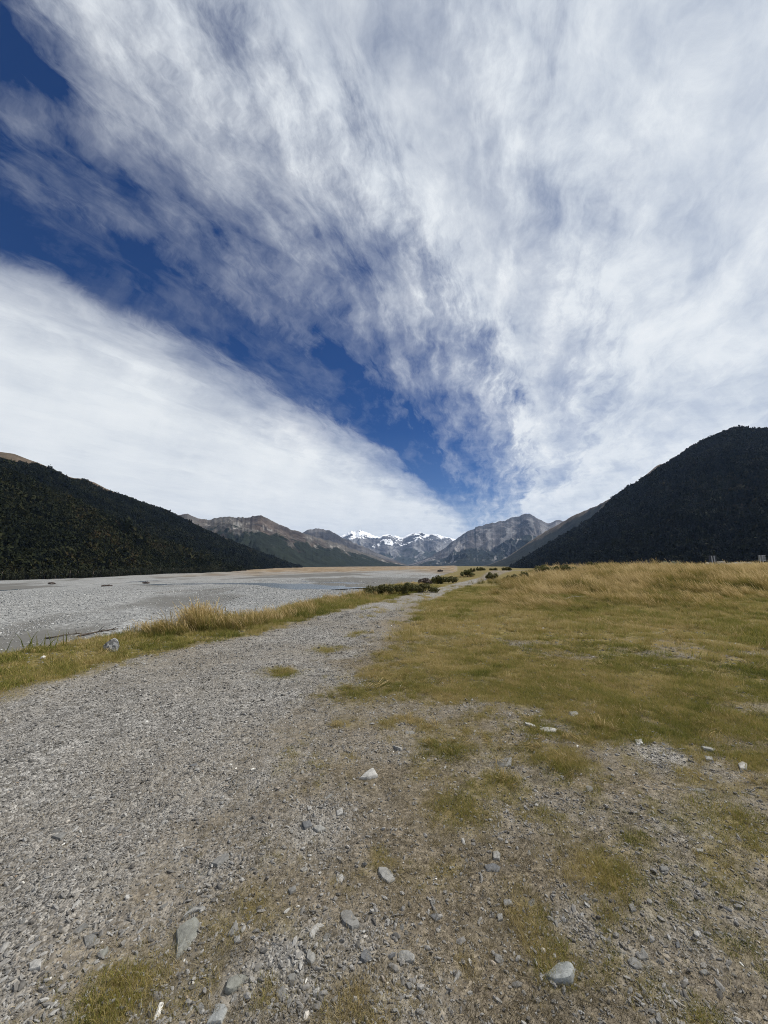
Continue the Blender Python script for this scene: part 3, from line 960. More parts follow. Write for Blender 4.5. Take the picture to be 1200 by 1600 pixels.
def build_grass():
    sh = [tuft_proto('short_tuft', MAT_GRASS, 200 + i, 16, 0.035, 0.035, 0.0022, (-0.2, 0.0), 1.1, vary=0.28) for i in range(5)]
    th = [tuft_proto('thatch_tuft', MAT_THATCH, 300 + i, 14, 0.04, 0.022, 0.0022, (0, 0), 2.2) for i in range(5)]
    # near short grass in patches and thatch between the stones
    x, y, r = fan(150000, 0.9, 9, -56, 58, 1.2)
    g, gv, bd, tn, pa = covers(x, y)
    k = rng.random(len(x)) < np.clip(g * 1.1, 0, 1) * 0.85 * (1 - sstep(5, 9, r))
    xs, ys, rs, gs = x[k], y[k], r[k], g[k]
    n = len(xs)
    s = rng.uniform(0.55, 1.2, n) * (0.6 + 0.5 * gs) * (1 + 0.5 * sstep(3, 8, rs))
    tint = np.clip(turf_tint(xs, ys) + rng.normal(0, 0.10, n), 0.03, 0.95)
    stuff('short_grass', put(xs, ys, -0.002), yaw_tilt(n, 0.12), np.stack([s, s, s], 1), rng.integers(0, 5, n), tint, sh,
          'short olive grass growing in patches on the stony ground')
    k = (rng.random(len(x)) < np.clip((1 - gv) * (1 - 0.55 * g) * sstep(-2.6, 0.2, x + 0.25 * rng.normal(0, 1, len(x))), 0.05, 1) * 0.62) & (bd < 0.2)
    xs, ys, rs = x[k], y[k], r[k]
    n = len(xs)
    s = rng.uniform(0.5, 1.2, n) * (1 + 0.4 * sstep(3, 8, rs))
    tint = np.clip(0.42 + 0.7 * (fbm(xs * 1.7, ys * 1.7, 171, 5, 0.6) - 0.5) + rng.normal(0, 0.12, n), 0, 1)
    stuff('dead_grass', put(xs, ys, -0.002), yaw_tilt(n, 0.15), np.stack([s, s, s * 0.9], 1), rng.integers(0, 5, n), tint, th,
          'brown dead grass and thatch matted between the stones')
    print('thatch', n)
    # mid-distance turf
    md = [tuft_proto('turf_tuft', MAT_GRASS, 400 + i, 24, 0.09, 0.070, 0.0042, (-0.25, 0.0), 1.0, vary=0.28) for i in range(5)]
    x, y, r = fan(230000, 3.5, 32, -56, 58, 1.25)
    g, gv, bd, tn, pa = covers(x, y)
    cl = fbm(x * 3.2, y * 3.2, 187, 4, 0.65)
    k = (rng.random(len(x)) < g * (0.15 + 1.0 * sstep(0.36, 0.6, cl))) & (g > 0.2)
    x, y, r, cl = x[k], y[k], r[k], cl[k]
    n = len(x)
    verge = x < path_l(y)
    s = rng.lognormal(-0.25, 0.35, n) * (0.75 + 0.6 * sstep(6, 16, r)) * np.where(verge, 1.25, 1.0) * (0.55 + 0.8 * sstep(0.4, 0.66, cl)) * (0.62 + 0.38 * sstep(4, 9, r))
    tint = turf_tint(x, y) + rng.normal(0, 0.09, n) - 0.14 * verge
    stuff('turf', put(x, y, -0.004), yaw_tilt(n, 0.08), np.stack([s, s, s], 1), rng.integers(0, 5, n), np.clip(tint, 0.03, 0.95), md,
          'mown olive and straw coloured turf beside the track')
    print('turf', n)
    # tall seeding grass on the right, blown over by the wind
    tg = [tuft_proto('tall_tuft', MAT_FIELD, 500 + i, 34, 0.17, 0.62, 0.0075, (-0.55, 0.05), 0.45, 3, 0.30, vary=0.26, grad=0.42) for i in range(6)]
    x, y, r = fan(95000, 8.5, 120, -56, 60, 1.25)
    g, gv, bd, tn, pa = covers(x, y)
    off = x - path_r(y)
    front = 9.5 + 5.5 * sstep(6, 0, x) + 9.0 * (fbm(x * 0.25, y * 0.25, 191, 4) - 0.5)
    tall = sstep(0, 19, y - front) * sstep(1.0, 4.0 + 0.05 * y, off + (fbm(x * .5, y * .5, 193, 3) - .5) * 2.0) * (1 - bd)
    k = (tall > 0.015) & (rng.random(len(x)) < 0.12 + tall)
    X, Y, Rr, T = x[k], y[k], r[k], tall[k]
    n = len(X)
    cl = fbm(X * 0.55, Y * 0.45, 197, 4, 0.6)
    s = (0.15 + 0.85 * T ** 1.1) * rng.lognormal(0, 0.22, n) * (0.62 + 0.62 * sstep(0.34, 0.64, cl))
    tint = 0.44 - 0.35 * sstep(0.56, 0.36, cl) + 1.5 * (fbm(X * 0.20, Y * 0.16, 201, 5, 0.6) - 0.5) + 0.5 * (fbm(X * 1.1, Y * 0.9, 203, 3) - 0.5) + rng.normal(0, 0.10, n) + 0.10 * sstep(15, 40, Rr)
    rot = np.stack([rng.normal(0, 0.06, n), rng.normal(0, 0.06, n), rng.normal(0, 0.35, n)], 1)
    # verge tussocks on the left
    P, W, TI, RO = [np.stack([X, Y], 1)], [s], [tint], [rot]
    # seed stalks and weeds standing out of the short turf
    x, y, r = fan(12000, 3.2, 20, -56, 58, 1.2)
    g, gv, bd, tn, pa = covers(x, y)
    k = (g > 0.35) & (rng.random(len(x)) < sstep(0.40, 0.62, fbm(x * 1.5, y * 1.5, 221, 4, 0.6)))
    x, y, r = x[k], y[k], r[k]
    m = len(x)
    P.append(np.stack([x, y], 1)); W.append(rng.lognormal(math.log(0.13), 0.35, m) * (0.7 + 0.6 * sstep(4, 14, r)))
    TI.append(np.clip(0.42 + rng.normal(0, 0.18, m), 0.25, 0.9)); RO.append(np.stack([rng.normal(0, 0.2, m), rng.normal(0, 0.2, m), rng.uniform(0, 6.28, m)], 1))
    for (px, py, m, rad, hh, ti) in ((300, 985, 60, 0.5, 0.85, 0.52), (345, 985, 70, 0.7, 0.72, 0.28), (270, 992, 35, 0.5, 0.5, 0.34), (385, 978, 60, 0.7, 0.52, 0.32), (312, 978, 45, 0.45, 0.95, 0.66), (215, 996, 24, 0.5, 0.26, 0.4),
                                     (440, 963, 60, 0.9, 0.5, 0.5), (410, 970, 50, 0.7, 0.5, 0.5), (470, 953, 50, 0.9, 0.5, 0.5), (530, 938, 60, 1.1, 0.5, 0.55), (240, 992, 40, 0.5, 0.4, 0.5), (120, 1008, 26, 0.5, 0.17, 0.5), (70, 1018, 22, 0.5, 0.15, 0.45), (10, 1032, 22, 0.5, 0.16, 0.45), (170, 1000, 22, .5, .17, .4), (500, 945, 45, 1.0, 0.42, 0.42),
                                     (560, 932, 60, 1.3, 0.55, 0.60), (600, 926, 50, 1.3, 0.5, 0.66), (690, 908, 60, 1.5, 0.5, 0.7), (640, 914, 50, 1.5, .5, .6), (720, 903, 50, 2, .5, .7), (250, 989, 30, .4, .4, .4),
                                     (905, 925, 110, 1.3, 1.15, 0.06), (930, 915, 70, 1.5, 1.2, 0.15), (1190, 905, 60, 2.0, 1.1, 0.10), (780, 912, 70, 2.0, 0.9, 0.2), (1010, 915, 60, 1.5, 1.1, .3)):
        c = px2w(px, py)
        q = rng.normal(0, rad * 0.55, (m, 2)) * (1, 0.7) + c[:2]
        P.append(q); W.append(hh * rng.uniform(0.5, 1.1, m)); TI.append(np.maximum(ti + rng.normal(0, 0.14, m), min(ti, 0.22))); RO.append(np.stack([rng.normal(0, 0.12, m), rng.normal(0, .12, m) + 0.35, rng.normal(0, 0.9, m)], 1))
    P, W, TI, RO = np.concatenate(P), np.concatenate(W), np.concatenate(TI), np.concatenate(RO)
    n = len(P)
    lat = np.where(W < 0.3, 0.10 + 1.0 * W, 0.40 + 0.6 * W)
    sc = np.stack([lat, lat, W], 1)
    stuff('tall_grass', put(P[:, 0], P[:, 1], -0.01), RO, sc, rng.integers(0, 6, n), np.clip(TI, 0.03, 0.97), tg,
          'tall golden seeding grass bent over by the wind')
    print('tall', n)


build_grass()

def leaf_mass(seed, n, dims, leaf, lobes, up=0.3):
    """leaf-sized faces spread through several lobes; shade varies from face to face"""
    rd = np.random.default_rng(seed)
    C = np.stack([rd.uniform(-0.75, 0.75, lobes) * dims[0], rd.uniform(-0.7, 0.7, lobes) * dims[1], rd.uniform(0.28, 0.75, lobes) * dims[2]], 1)
    C[:, 2] *= 1 - 0.6 * (np.abs(C[:, 0]) / dims[0]) ** 2
    Rr = rd.uniform(0.16, 0.42, lobes)
    li = rd.integers(0, lobes, n)
    d = rd.normal(size=(n, 3)); d /= np.linalg.norm(d, axis=1)[:, None]
    q = rd.random(n) ** 0.45
    P = C[li] + d * (q * Rr[li])[:, None] * np.array(dims) * np.array([0.8, 0.8, 0.9])
    P[:, 2] = np.maximum(P[:, 2], 0.03 * dims[2])
    nrm = d + rd.normal(0, 0.6, (n, 3)) + np.array([0, 0, up]); nrm /= np.linalg.norm(nrm, axis=1)[:, None]
    a = np.cross(nrm, rd.normal(size=(n, 3))); a /= np.linalg.norm(a, axis=1)[:, None]
    b = np.cross(nrm, a)
    s = leaf * rd.uniform(0.6, 1.3, n)[:, None]
    V = np.concatenate([P - a * s, P + b * s * 0.45, P + a * s, P - b * s * 0.45], 1).reshape(-1, 3)
    F = np.arange(4 * n).reshape(n, 4)
    S = np.repeat(rd.uniform(-0.25, 0.25, n), 4)
    return V, F, S


# ------------------------------------------------------------------ forest on the hillsides
MAT_CROWN = tint_material('beech_foliage', [(0.0, (0.005, 0.007, 0.004)), (0.5, (0.016, 0.019, 0.008)), (0.8, (0.032, 0.030, 0.012)), (1.0, (0.050, 0.033, 0.015))], 0.9, 0.05, vcol=True)


def ridge_line(q):
    a = np.degrees(np.arctan2(q[:, 0], q[:, 1]))
    return 0.985 - 0.09 * sstep(-38, -43, a) - 0.075 * np.exp(-((a + 36.3) / 1.3) ** 2) + 0.05 * (fbm(q[:, 0] / 25, q[:, 1] / 25, 604, 4) - 0.5)


def build_forest():
    crowns = []
    for i in range(7):
        V, F, S = leaf_mass(650 + i, 150, (0.75, 0.75, 1.15), 0.17, 7, 0.2)
        me = mesh_np('crown', V, F, MAT_CROWN)
        fattr(me, 'shade', S * 0.6)
        crowns.append(proto('crown_source', me))

    def grow(name, hill, n, size, keep, label, bias, tmax=1.02):
        q, T = hill.scatter(n, keep, tmax)
        n = len(q)
        s = size * rng.lognormal(0, 0.34, n) * (1 - 0.5 * sstep(0.86, 1.0, T)) * (0.7 + 0.6 * fbm(q[:, 0] / 30, q[:, 1] / 30, 217, 3))
        sc = np.stack([s * rng.uniform(0.8, 1.15, n), s * rng.uniform(0.8, 1.15, n), s * rng.uniform(0.75, 1.25, n)], 1)
        ti = bias + 0.95 * (fbm(q[:, 0] / 45, q[:, 1] / 45, 211, 5, 0.6) - 0.5) + rng.normal(0, 0.15, n)
        q[:, 2] -= 0.25 * s
        stuff(name, q, yaw_tilt(n, 0.12), sc, rng.integers(0, 7, n), np.clip(ti, 0, 1), crowns, label)
    grow('forest', HILLS['left'], 26000, 3.9, lambda q, T: T > 0.0, 'dark olive beech forest covering the near slope across the river', 0.48)
    grow('forest', HILLS['left_far'], 34000, 4.8, lambda q, T: T < ridge_line(q), 'dark forest on the long ridge behind the near slope', 0.34, 1.0)
    grow('forest', HILLS['right'], 60000, 5.8, lambda q, T: T > 0.0, 'blackish forest covering the steep mountain beyond the grass field', 0.26)


build_forest()

# ------------------------------------------------------------------ single things
def ground_hit(px, py, far=400.0):
    """where the sight line through a photograph point meets the ground"""
    d = ray(px, py)
    t = np.geomspace(0.8, far, 1500)
    z = EYE + d[2] * t
    g = height(d[0] * t, d[1] * t)
    k = np.argmax(z < g)
    if z[k] >= g[k]:
        k = len(t) - 1
    return np.array([d[0] * t[k], d[1] * t[k], g[k]]), t[k]


def stone_material(name, rough=0.85):
    """stone coloured by the object's own colour, mottled and veined"""
    m, t, b = new_mat(name, rough, 0.25)
    oi = t.add('ShaderNodeObjectInfo')
    tc = t.add('ShaderNodeTexCoord')
    P = tc.outputs['Object']
    n1 = t.noise(P, 26, 7, 0.7, 0.6)
    mp = t.add('ShaderNodeMapping', ins={'Vector': P, 'Scale': (14, 60, 30), 'Rotation': (0.2, 0.1, 0.9)})
    n2 = t.noise(mp.outputs[0], 1.0, 5, 0.65, 1.0)
    f = t.ramp(n1, [(0.30, 0.55), (0.5, 0.95), (0.70, 1.30)])
    c = t.mix(1.0, oi.outputs['Color'], f, 'MULTIPLY')
    c = t.mix(t.ramp(n2, [(0.60, 0.0), (0.70, 0.45)]), c, (0.50, 0.50, 0.48))
    c = t.mix(t.ramp(n2, [(0.30, 0.5), (0.40, 0.0)]), c, (0.08, 0.078, 0.075))
    t.l.new(c, b.inputs['Base Color'])
    bp = t.add('ShaderNodeBump', ins={'Strength': 0.8, 'Distance': 0.006, 'Height': t.noise(P, 90, 6, 0.7)})
    t.l.new(bp.outputs[0], b.inputs['Normal'])
    return m


MAT_STONE = stone_material('weathered_stone')


def outline_rock(name, poly, thick, seed, colour, sink=0.25):
    """stone with the plan outline seen in the photograph, domed top, rounded rim and buried foot"""
    rd = np.random.default_rng(seed)
    c, _ = ground_hit(*np.mean(poly, axis=0))
    z0 = c[2]
    W = np.array([px2w(x, y, z0 + thick * 0.3)[:2] for x, y in poly]) - c[:2]
    # resample the closed outline
    Q = np.vstack([W, W[:1]])
    L = np.r_[0, np.cumsum(np.hypot(*np.diff(Q, axis=0).T))]
    k = 26
    s = np.linspace(0, L[-1], k, endpoint=False)
    O = np.stack([np.interp(s, L, Q[:, 0]), np.interp(s, L, Q[:, 1])], 1)
    ctr = O.mean(0)
    size = np.sqrt(np.mean(np.sum((O - ctr) ** 2, 1)))
    prof = ((1.00, -sink), (1.03, 0.10), (0.99, 0.55), (0.90, 0.86), (0.66, 1.0), (0.34, 1.04))
    V, F = [], []
    tilt = rd.normal(0, 0.16, 2)
    for sc, h in prof:
        for p in O:
            q = ctr + (p - ctr) * sc
            n = mnoise.noise(Vector((q[0] / size * 1.6, q[1] / size * 1.6, h * 1.3 + seed * 3.1)))
            n2 = mnoise.noise(Vector((q[0] / size * 4.5, q[1] / size * 4.5, h * 3 + seed * 7.3)))
            q = q + (q - ctr) * (0.05 * n2)
            hz = thick * (h + (0.16 * n + 0.09 * n2) * max(h, 0)) + max(h, 0) * float(tilt @ (q - ctr)) * 0.8
            V.append((q[0], q[1], hz))
    V.append((ctr[0], ctr[1], thick * 1.05))
    m = len(prof)
    for i in range(m - 1):
        for j in range(k):
            a, b2 = i * k + j, i * k + (j + 1) % k
            F.append((a, b2, b2 + k, a + k))
    for j in range(k):
        F.append(((m - 1) * k + j, (m - 1) * k + (j + 1) % k, len(V) - 1))
    me = mesh_np(name, V, F, MAT_STONE)
    bm = bmesh.new(); bm.from_mesh(me); bmesh.ops.recalc_face_normals(bm, faces=bm.faces); bm.to_mesh(me); bm.free()
    me.polygons.foreach_set('use_smooth', np.ones(len(me.polygons), bool))
    try:
        me.set_sharp_from_angle(angle=R(32))
    except Exception:
        pass
    o = link(name, me, loc=(c[0], c[1], z0 - 0.2 * thick))
    o.color = tuple(colour) + (1,)
    return o


GREY, PALE, WHITE, SLATE, GREEN = (0.17, 0.166, 0.154), (0.235, 0.23, 0.212), (0.33, 0.32, 0.295), (0.115, 0.117, 0.119), (0.19, 0.19, 0.166)
C2 = lambda s, ox, oy, pts: [(ox + x / s, oy + y / s) for x, y in pts]
STONES = [
    (C2(12, 260, 1400, [(540, 410), (630, 520), (610, 680), (570, 800), (480, 900), (360, 1010), (230, 1150), (160, 1200), (200, 900), (180, 640), (250, 570), (400, 480)]), .045, GREEN, 'large kite-shaped grey-green stone tapering to a point in the foreground grass'),
    (C2(12, 260, 1400, [(760, 240), (720, 190), (600, 180), (480, 230), (350, 330), (290, 420), (420, 340), (560, 285), (700, 290)]), .03, PALE, 'curved pale stone lying just above the kite-shaped stone'),
    (C2(12, 830, 1480, [(220, 440), (230, 490), (330, 560), (400, 640), (520, 680), (620, 700), (770, 680), (800, 560), (820, 480), (780, 340), (700, 290), (560, 270), (450, 300), (380, 360), (260, 400)]), .05, (0.23, 0.238, 0.228), 'large smooth blue-grey stone alone in brown grass at bottom right'),
    (C2(8, 500, 1340, [(725, 120), (830, 120), (910, 180), (945, 270), (860, 320), (780, 270), (730, 190)]), .03, PALE, 'pale stone with dark corner, uppermost of three large foreground stones'),
    (C2(8, 500, 1340, [(250, 700), (300, 640), (390, 640), (430, 710), (480, 780), (500, 870), (390, 910), (300, 850), (260, 780)]), .04, GREY, 'oval pale grey stone above a patch of dark reddish soil'),
    (C2(8, 500, 1340, [(960, 1200), (1020, 1170), (1120, 1190), (1190, 1240), (1180, 1300), (1040, 1290), (970, 1250)]), .03, PALE, 'flat oval pale stone with speckled top, lowest of three large foreground stones'),
    (C2(8, 500, 1340, [(195, 230), (280, 205), (305, 250), (270, 320), (200, 320)]), .022, WHITE, 'small square whitish stone with dark spots beside bare gravel'),
    (C2(8, 500, 1340, [(500, 1230), (540, 1140), (600, 1130), (655, 1210), (640, 1280), (560, 1310), (510, 1290)]), .02, SLATE, 'dark blue slate stone in the reddish soil below the oval stone'),
    (C2(8.571, 380, 1440, [(880, 170), (930, 90), (1000, 20), (1090, 40), (1095, 65), (1030, 95), (980, 145), (950, 230), (900, 240)]), .03, WHITE, 'hook-shaped whitish stone left of the oval grey stone'),
    (C2(8.571, 380, 1440, [(850, 440), (880, 370), (970, 430), (960, 510), (910, 560), (850, 520)]), .028, PALE, 'pale rounded stone directly below the hook-shaped one'),
    (C2(8.571, 380, 1440, [(430, 950), (530, 870), (580, 940), (590, 1030), (510, 1070), (450, 1010)]), .025, GREY, 'broad flat grey stone beside a green weed at the bottom edge'),
    (C2(8.571, 380, 1440, [(580, 1080), (640, 1020), (650, 1090), (600, 1180), (570, 1120)]), .02, GREY, 'small pointed grey stone below the broad flat one'),
    (C2(8.571, 380, 1440, [(930, 960), (1020, 810), (1030, 900), (990, 1000), (940, 1010)]), .025, WHITE, 'white sliver of stone standing among grey gravel'),
    (C2(8.571, 280, 1520, [(360, 690), (450, 540), (480, 400), (600, 400), (650, 490), (620, 560), (560, 690)]), .035, (0.25, 0.255, 0.245), 'long blue-grey slab cut by the bottom edge of the picture'),
    (C2(8.571, 280, 1520, [(610, 250), (640, 120), (780, 20), (980, 10), (960, 60), (860, 130), (760, 220), (680, 270)]), .03, GREEN, 'ragged grey-green slab above the long blue-grey slab'),
    (C2(8.571, 280, 1520, [(215, 480), (290, 400), (340, 440), (330, 510), (260, 540)]), .02, GREY, 'small grey stone left of the long blue-grey slab'),
    (C2(7.5, 940, 1440, [(430, 400), (480, 310), (550, 400), (555, 440), (470, 450)]), .028, GREY, 'pointed grey stone, upper of a touching pair in the gravel'),
    (C2(7.5, 940, 1440, [(300, 460), (350, 400), (420, 430), (475, 500), (470, 570), (390, 570), (320, 520)]), .032, GREY, 'blocky grey stone, lower of a touching pair in the gravel'),
    (C2(7.5, 940, 1440, [(770, 600), (800, 565), (835, 590), (825, 630), (785, 625)]), .02, WHITE, 'small round white pebble right of the touching pair'),
    (C2(7.5, 940, 1440, [(630, 1100), (680, 1070), (710, 1170), (690, 1200), (640, 1170)]), .03, GREY, 'grey stone at the bottom edge below dry yellow grass'),
    (C2(7.5, 940, 1440, [(860, 250), (910, 240), (920, 300), (880, 310)]), .02, SLATE, 'small slate chip above the round white pebble'),
    (C2(12, 800, 1100, [(230, 340), (330, 330), (440, 400), (440, 440), (300, 430), (240, 390)]), .05, WHITE, 'whitish slab, left one of two at the edge of the grass'),
    (C2(12, 800, 1100, [(510, 460), (640, 440), (840, 480), (820, 520), (600, 530), (520, 500)]), .05, WHITE, 'long whitish slab, right one of two at the edge of the grass'),
    (C2(12, 800, 1100, [(1060, 150), (1200, 160), (1210, 230), (1130, 230)]), .045, PALE, 'pale stone in a grass tuft above the two whitish slabs'),
    (C2(3, 400, 1000, [(485, 648), (520, 615), (550, 600), (572, 635), (530, 648)]), .06, WHITE, 'white wedge-shaped stone in the middle of the brown ground'),
    (C2(3, 400, 1000, [(640, 495), (690, 495), (680, 520), (655, 515)]), .04, PALE, 'pale flat stone further up than the white wedge-shaped stone'),
    (C2(3, 400, 1000, [(1128, 565), (1200, 558), (1195, 592), (1140, 592)]), .05, GREY, 'grey stone with white veins on the gravel right of centre'),
    (C2(3, 400, 1000, [(215, 860), (255, 845), (265, 870), (225, 885)]), .04, SLATE, 'dark grey rounded stone at the edge of the path'),
    (C2(3, 400, 1000, [(265, 885), (300, 865), (330, 885), (290, 900)]), .035, PALE, 'pale stone touching the dark rounded stone by the path'),
    (C2(3, 400, 1000, [(375, 800), (405, 790), (410, 815), (380, 820)]), .03, WHITE, 'small white stone beside the rough path edge'),
    (C2(3, 0, 1300, [(388, 495), (430, 480), (455, 488), (445, 530), (400, 542)]), .03, GREY, 'grey square stone beside dark red soil at lower left'),
    (C2(3, 0, 1300, [(135, 615), (165, 598), (195, 602), (190, 640), (140, 646)]), .03, WHITE, 'white rounded stone near the lower left edge'),
    (C2(3, 0, 1300, [(988, 150), (1030, 105), (1075, 100), (1072, 130), (1020, 162)]), .035, GREY, 'long grey stone on the path edge above the green patch'),
    (C2(3, 0, 1300, [(240, 25), (280, 0), (318, 0), (285, 38)]), .03, GREY, 'flat grey slab set into the gravel path'),
    (C2(3, 0, 1300, [(1065, 485), (1108, 415), (1120, 455), (1090, 490)]), .03, GREY, 'narrow grey stone right of the kite-shaped stone'),
    (C2(3, 0, 1300, [(455, 575), (508, 535), (512, 555), (475, 592)]), .025, GREEN, 'narrow greenish stone beside the reddish soil'),
    (C2(3, 0, 1300, [(1095, 488), (1125, 486), (1128, 520), (1098, 524)]), .025, PALE, 'small pale stone right of the kite-shaped stone tip'),
    (C2(3, 0, 1300, [(330, 470), (400, 425), (415, 440), (360, 478)]), .02, GREY, 'thin grey flake half buried in the path gravel'),
    (C2(3, 800, 1000, [(1058, 582), (1080, 570), (1103, 582), (1100, 606), (1070, 606)]), .05, WHITE, 'bright white stone on bare ground near the right edge'),
    (C2(3, 800, 1000, [(885, 500), (925, 496), (955, 510), (940, 522), (900, 516)]), .04, PALE, 'pale flat stone left of the bright white stone'),
    (C2(3, 800, 1000, [(900, 545), (940, 545), (942, 563), (910, 565)]), .04, PALE, 'pale stone between two others on the bare strip'),
    (C2(3, 800, 1000, [(828, 700), (870, 695), (908, 702), (900, 714), (850, 712)]), .03, GREY, 'thin grey stone lying flat on bare soil at right'),
    (C2(3, 800, 1000, [(575, 470), (610, 468), (615, 488), (585, 490)]), .04, WHITE, 'whitish stone in the gravel scar below the grass'),
    (C2(3, 800, 1000, [(263, 345), (300, 338), (318, 352), (285, 362)]), .045, PALE, 'pale stone beside a bright green tuft at the grass edge'),
    (C2(3, 400, 1300, [(1108, 95), (1130, 85), (1147, 100), (1142, 132), (1112, 128)]), .03, PALE, 'pale upright stone, upper of two left of the green patch'),
    (C2(3, 400, 1300, [(1068, 162), (1110, 150), (1147, 162), (1140, 184), (1080, 186)]), .03, SLATE, 'dark slate stone below the pale upright stone'),
    (C2(3, 400, 1300, [(1155, 322), (1195, 315), (1205, 340), (1165, 350)]), .03, GREY, 'grey stone on brown grass right of centre'),
    (C2(3, 400, 1300, [(1118, 575), (1150, 582), (1164, 605), (1140, 618), (1120, 605)]), .025, GREY, 'angular grey stone left of the smooth blue-grey stone'),
    (C2(3, 400, 1300, [(1128, 388), (1155, 385), (1158, 410), (1135, 415)]), .025, PALE, 'small pale stone below the grey one on brown grass'),
    (C2(3, 400, 1300, [(148, 270), (185, 250), (190, 275), (160, 290)]), .03, GREY, 'grey stone left of the square whitish stone'),
    (C2(3, 400, 1300, [(205, 180), (235, 160), (245, 175), (220, 192)]), .025, PALE, 'pale stone in the gravel up from the square whitish stone'),
    (C2(3, 400, 1300, [(810, 395), (850, 380), (875, 395), (840, 420)]), .02, SLATE, 'half buried slate stone right of the oval grey stone'),
    (C2(3, 400, 1300, [(812, 315), (832, 305), (842, 335), (822, 350)]), .022, GREY, 'small upright grey stone in brown thatch'),
    (C2(3, 400, 1300, [(700, 710), (735, 700), (745, 730), (715, 738)]), .02, GREY, 'flat grey stone near the bottom centre'),
    (C2(3, 400, 1300, [(638, 825), (665, 825), (668, 850), (645, 852)]), .022, PALE, 'small pale stone at the very bottom centre'),
    (C2(3, 800, 1300, [(545, 345), (565, 330), (585, 368), (560, 376)]), .03, GREY, 'pointed grey stone below the dark green patch'),
    (C2(3, 800, 1300, [(875, 655), (905, 645), (930, 665), (900, 672)]), .022, GREY, 'flat pale grey stone near the lower right corner'),
    (C2(3, 800, 1300, [(862, 82), (895, 80), (898, 96), (868, 97)]), .03, PALE, 'pale oval stone on the gravel at right'),
    (C2(3, 800, 1300, [(690, 165), (730, 160), (738, 182), (700, 185)]), .03, GREY, 'flat grey stone on the gravel scar at right'),
]


def build_stones():
    for i, (poly, th, colr, label) in enumerate(STONES):
        o = outline_rock('stone', poly, th * 0.42, i + 1, colr)
        tag(o, label, 'stone', 'single stones on the foreground ground')
    # look-alike loose stones
    protos = []
    for i in range(8):
        me = bm_mesh('loose_stone', rock_bm(700 + i, 2, 8, 0.5, 0.85), MAT_STONE)
        protos.append(me)
    rd = np.random.default_rng(99)
    marks = {0: 'the kite-shaped stone', 2: 'the smooth blue-grey stone', 4: 'the oval grey stone', 13: 'the long blue-grey slab', 22: 'the two whitish slabs', 24: 'the white wedge-shaped stone', 38: 'the bright white stone',
             32: 'the long grey stone on the path edge', 31: 'the white rounded stone', 17: 'the touching pair of stones', 33: 'the flat slab set in the path', 26: 'the white-veined grey stone', 58: 'the flat stone on the gravel scar'}
    mpos = {k: np.mean(STONES[k][0], axis=0) for k in marks}
    items = []
    while len(items) < 190:
        px, py = rd.uniform(0, 1200), 1130 + 470 * rd.random() ** 0.8
        p, t = ground_hit(px, py)
        g, gv, bd, tn, pa = covers(p[:1], p[1:2])
        if rd.random() > 0.25 + 0.9 * gv[0] or g[0] > 0.6:
            continue
        n = len(items)
        wpx = np.clip(rd.lognormal(math.log(6.0), 0.35), 4.2, 14)          # half width in photograph pixels
        s = wpx / 600 * t
        o = link('loose_stone', protos[n % 8], loc=(p[0], p[1], p[2] - 0.15 * s))
        o.scale = (s * rd.uniform(0.9, 1.2), s * rd.uniform(0.7, 1.0), s * rd.uniform(0.4, 0.65))
        o.rotation_euler = (rd.normal(0, 0.2), rd.normal(0, 0.2), rd.uniform(0, 6.28))
        k = rd.random()
        word, base = ('grey', GREY) if k < 0.55 else ('pale', PALE) if k < 0.78 else ('dark slate', SLATE) if k < 0.93 else ('whitish', WHITE)
        o.color = tuple(np.array(base) * rd.uniform(0.8, 1.1)) + (1,)
        mk = min(mpos, key=lambda q: np.hypot(*(mpos[q] - (px, py))))
        d = np.array((px, py)) - mpos[mk]
        side = ('right of' if d[0] > 0 else 'left of') if abs(d[0]) > abs(d[1]) else ('below' if d[1] > 0 else 'above')
        items.append((o, word, mk, side, np.hypot(*d)))
    seen = {}
    words = ['first', 'second', 'third', 'fourth', 'fifth', 'sixth', 'seventh', 'eighth', 'ninth', 'tenth', 'eleventh', 'twelfth', 'thirteenth', 'fourteenth', 'fifteenth', 'sixteenth', 'seventeenth', 'eighteenth', 'nineteenth', 'twentieth']
    for o, word, mk, side, dist in sorted(items, key=lambda q: q[4]):
        key = (word, mk, side)
        k = seen[key] = seen.get(key, -1) + 1
        tag(o, '%s loose stone, %s out %s %s' % (word, words[min(k, 19)], side, marks[mk]), 'stone', 'loose stones in the gravel')


build_stones()


# ---- things on the left verge
def tube(pts, rad, sides=7, seed=0, rough=0.15):
    rd = random.Random(seed)
    V, F = [], []
    pts = [Vector(p) for p in pts]
    for i, p in enumerate(pts):
        tg = (pts[min(i + 1, len(pts) - 1)] - pts[max(i - 1, 0)]).normalized()
        a = tg.orthogonal().normalized()
        b = tg.cross(a)
        for j in range(sides):
            th = 2 * math.pi * j / sides
            r = rad[i] * (1 + rd.uniform(-rough, rough))
            V.append(tuple(p + a * math.cos(th) * r + b * math.sin(th) * r))
    for i in range(len(pts) - 1):
        for j in range(sides):
            q, w = i * sides + j, i * sides + (j + 1) % sides
            F.append((q, w, w + sides, q + sides))
    F.append(tuple(range(sides))[::-1])
    F.append(tuple((len(pts) - 1) * sides + j for j in range(sides)))
    return V, F


def wood_material(name, c0, c1):
    m, t, b = new_mat(name, 0.9, 0.15)
    tc = t.add('ShaderNodeTexCoord')
    c = t.ramp(t.noise(tc.outputs['Object'], 18, 6, 0.7), [(0.35, c0), (0.65, c1)])
    t.l.new(c, b.inputs['Base Color'])
    return m


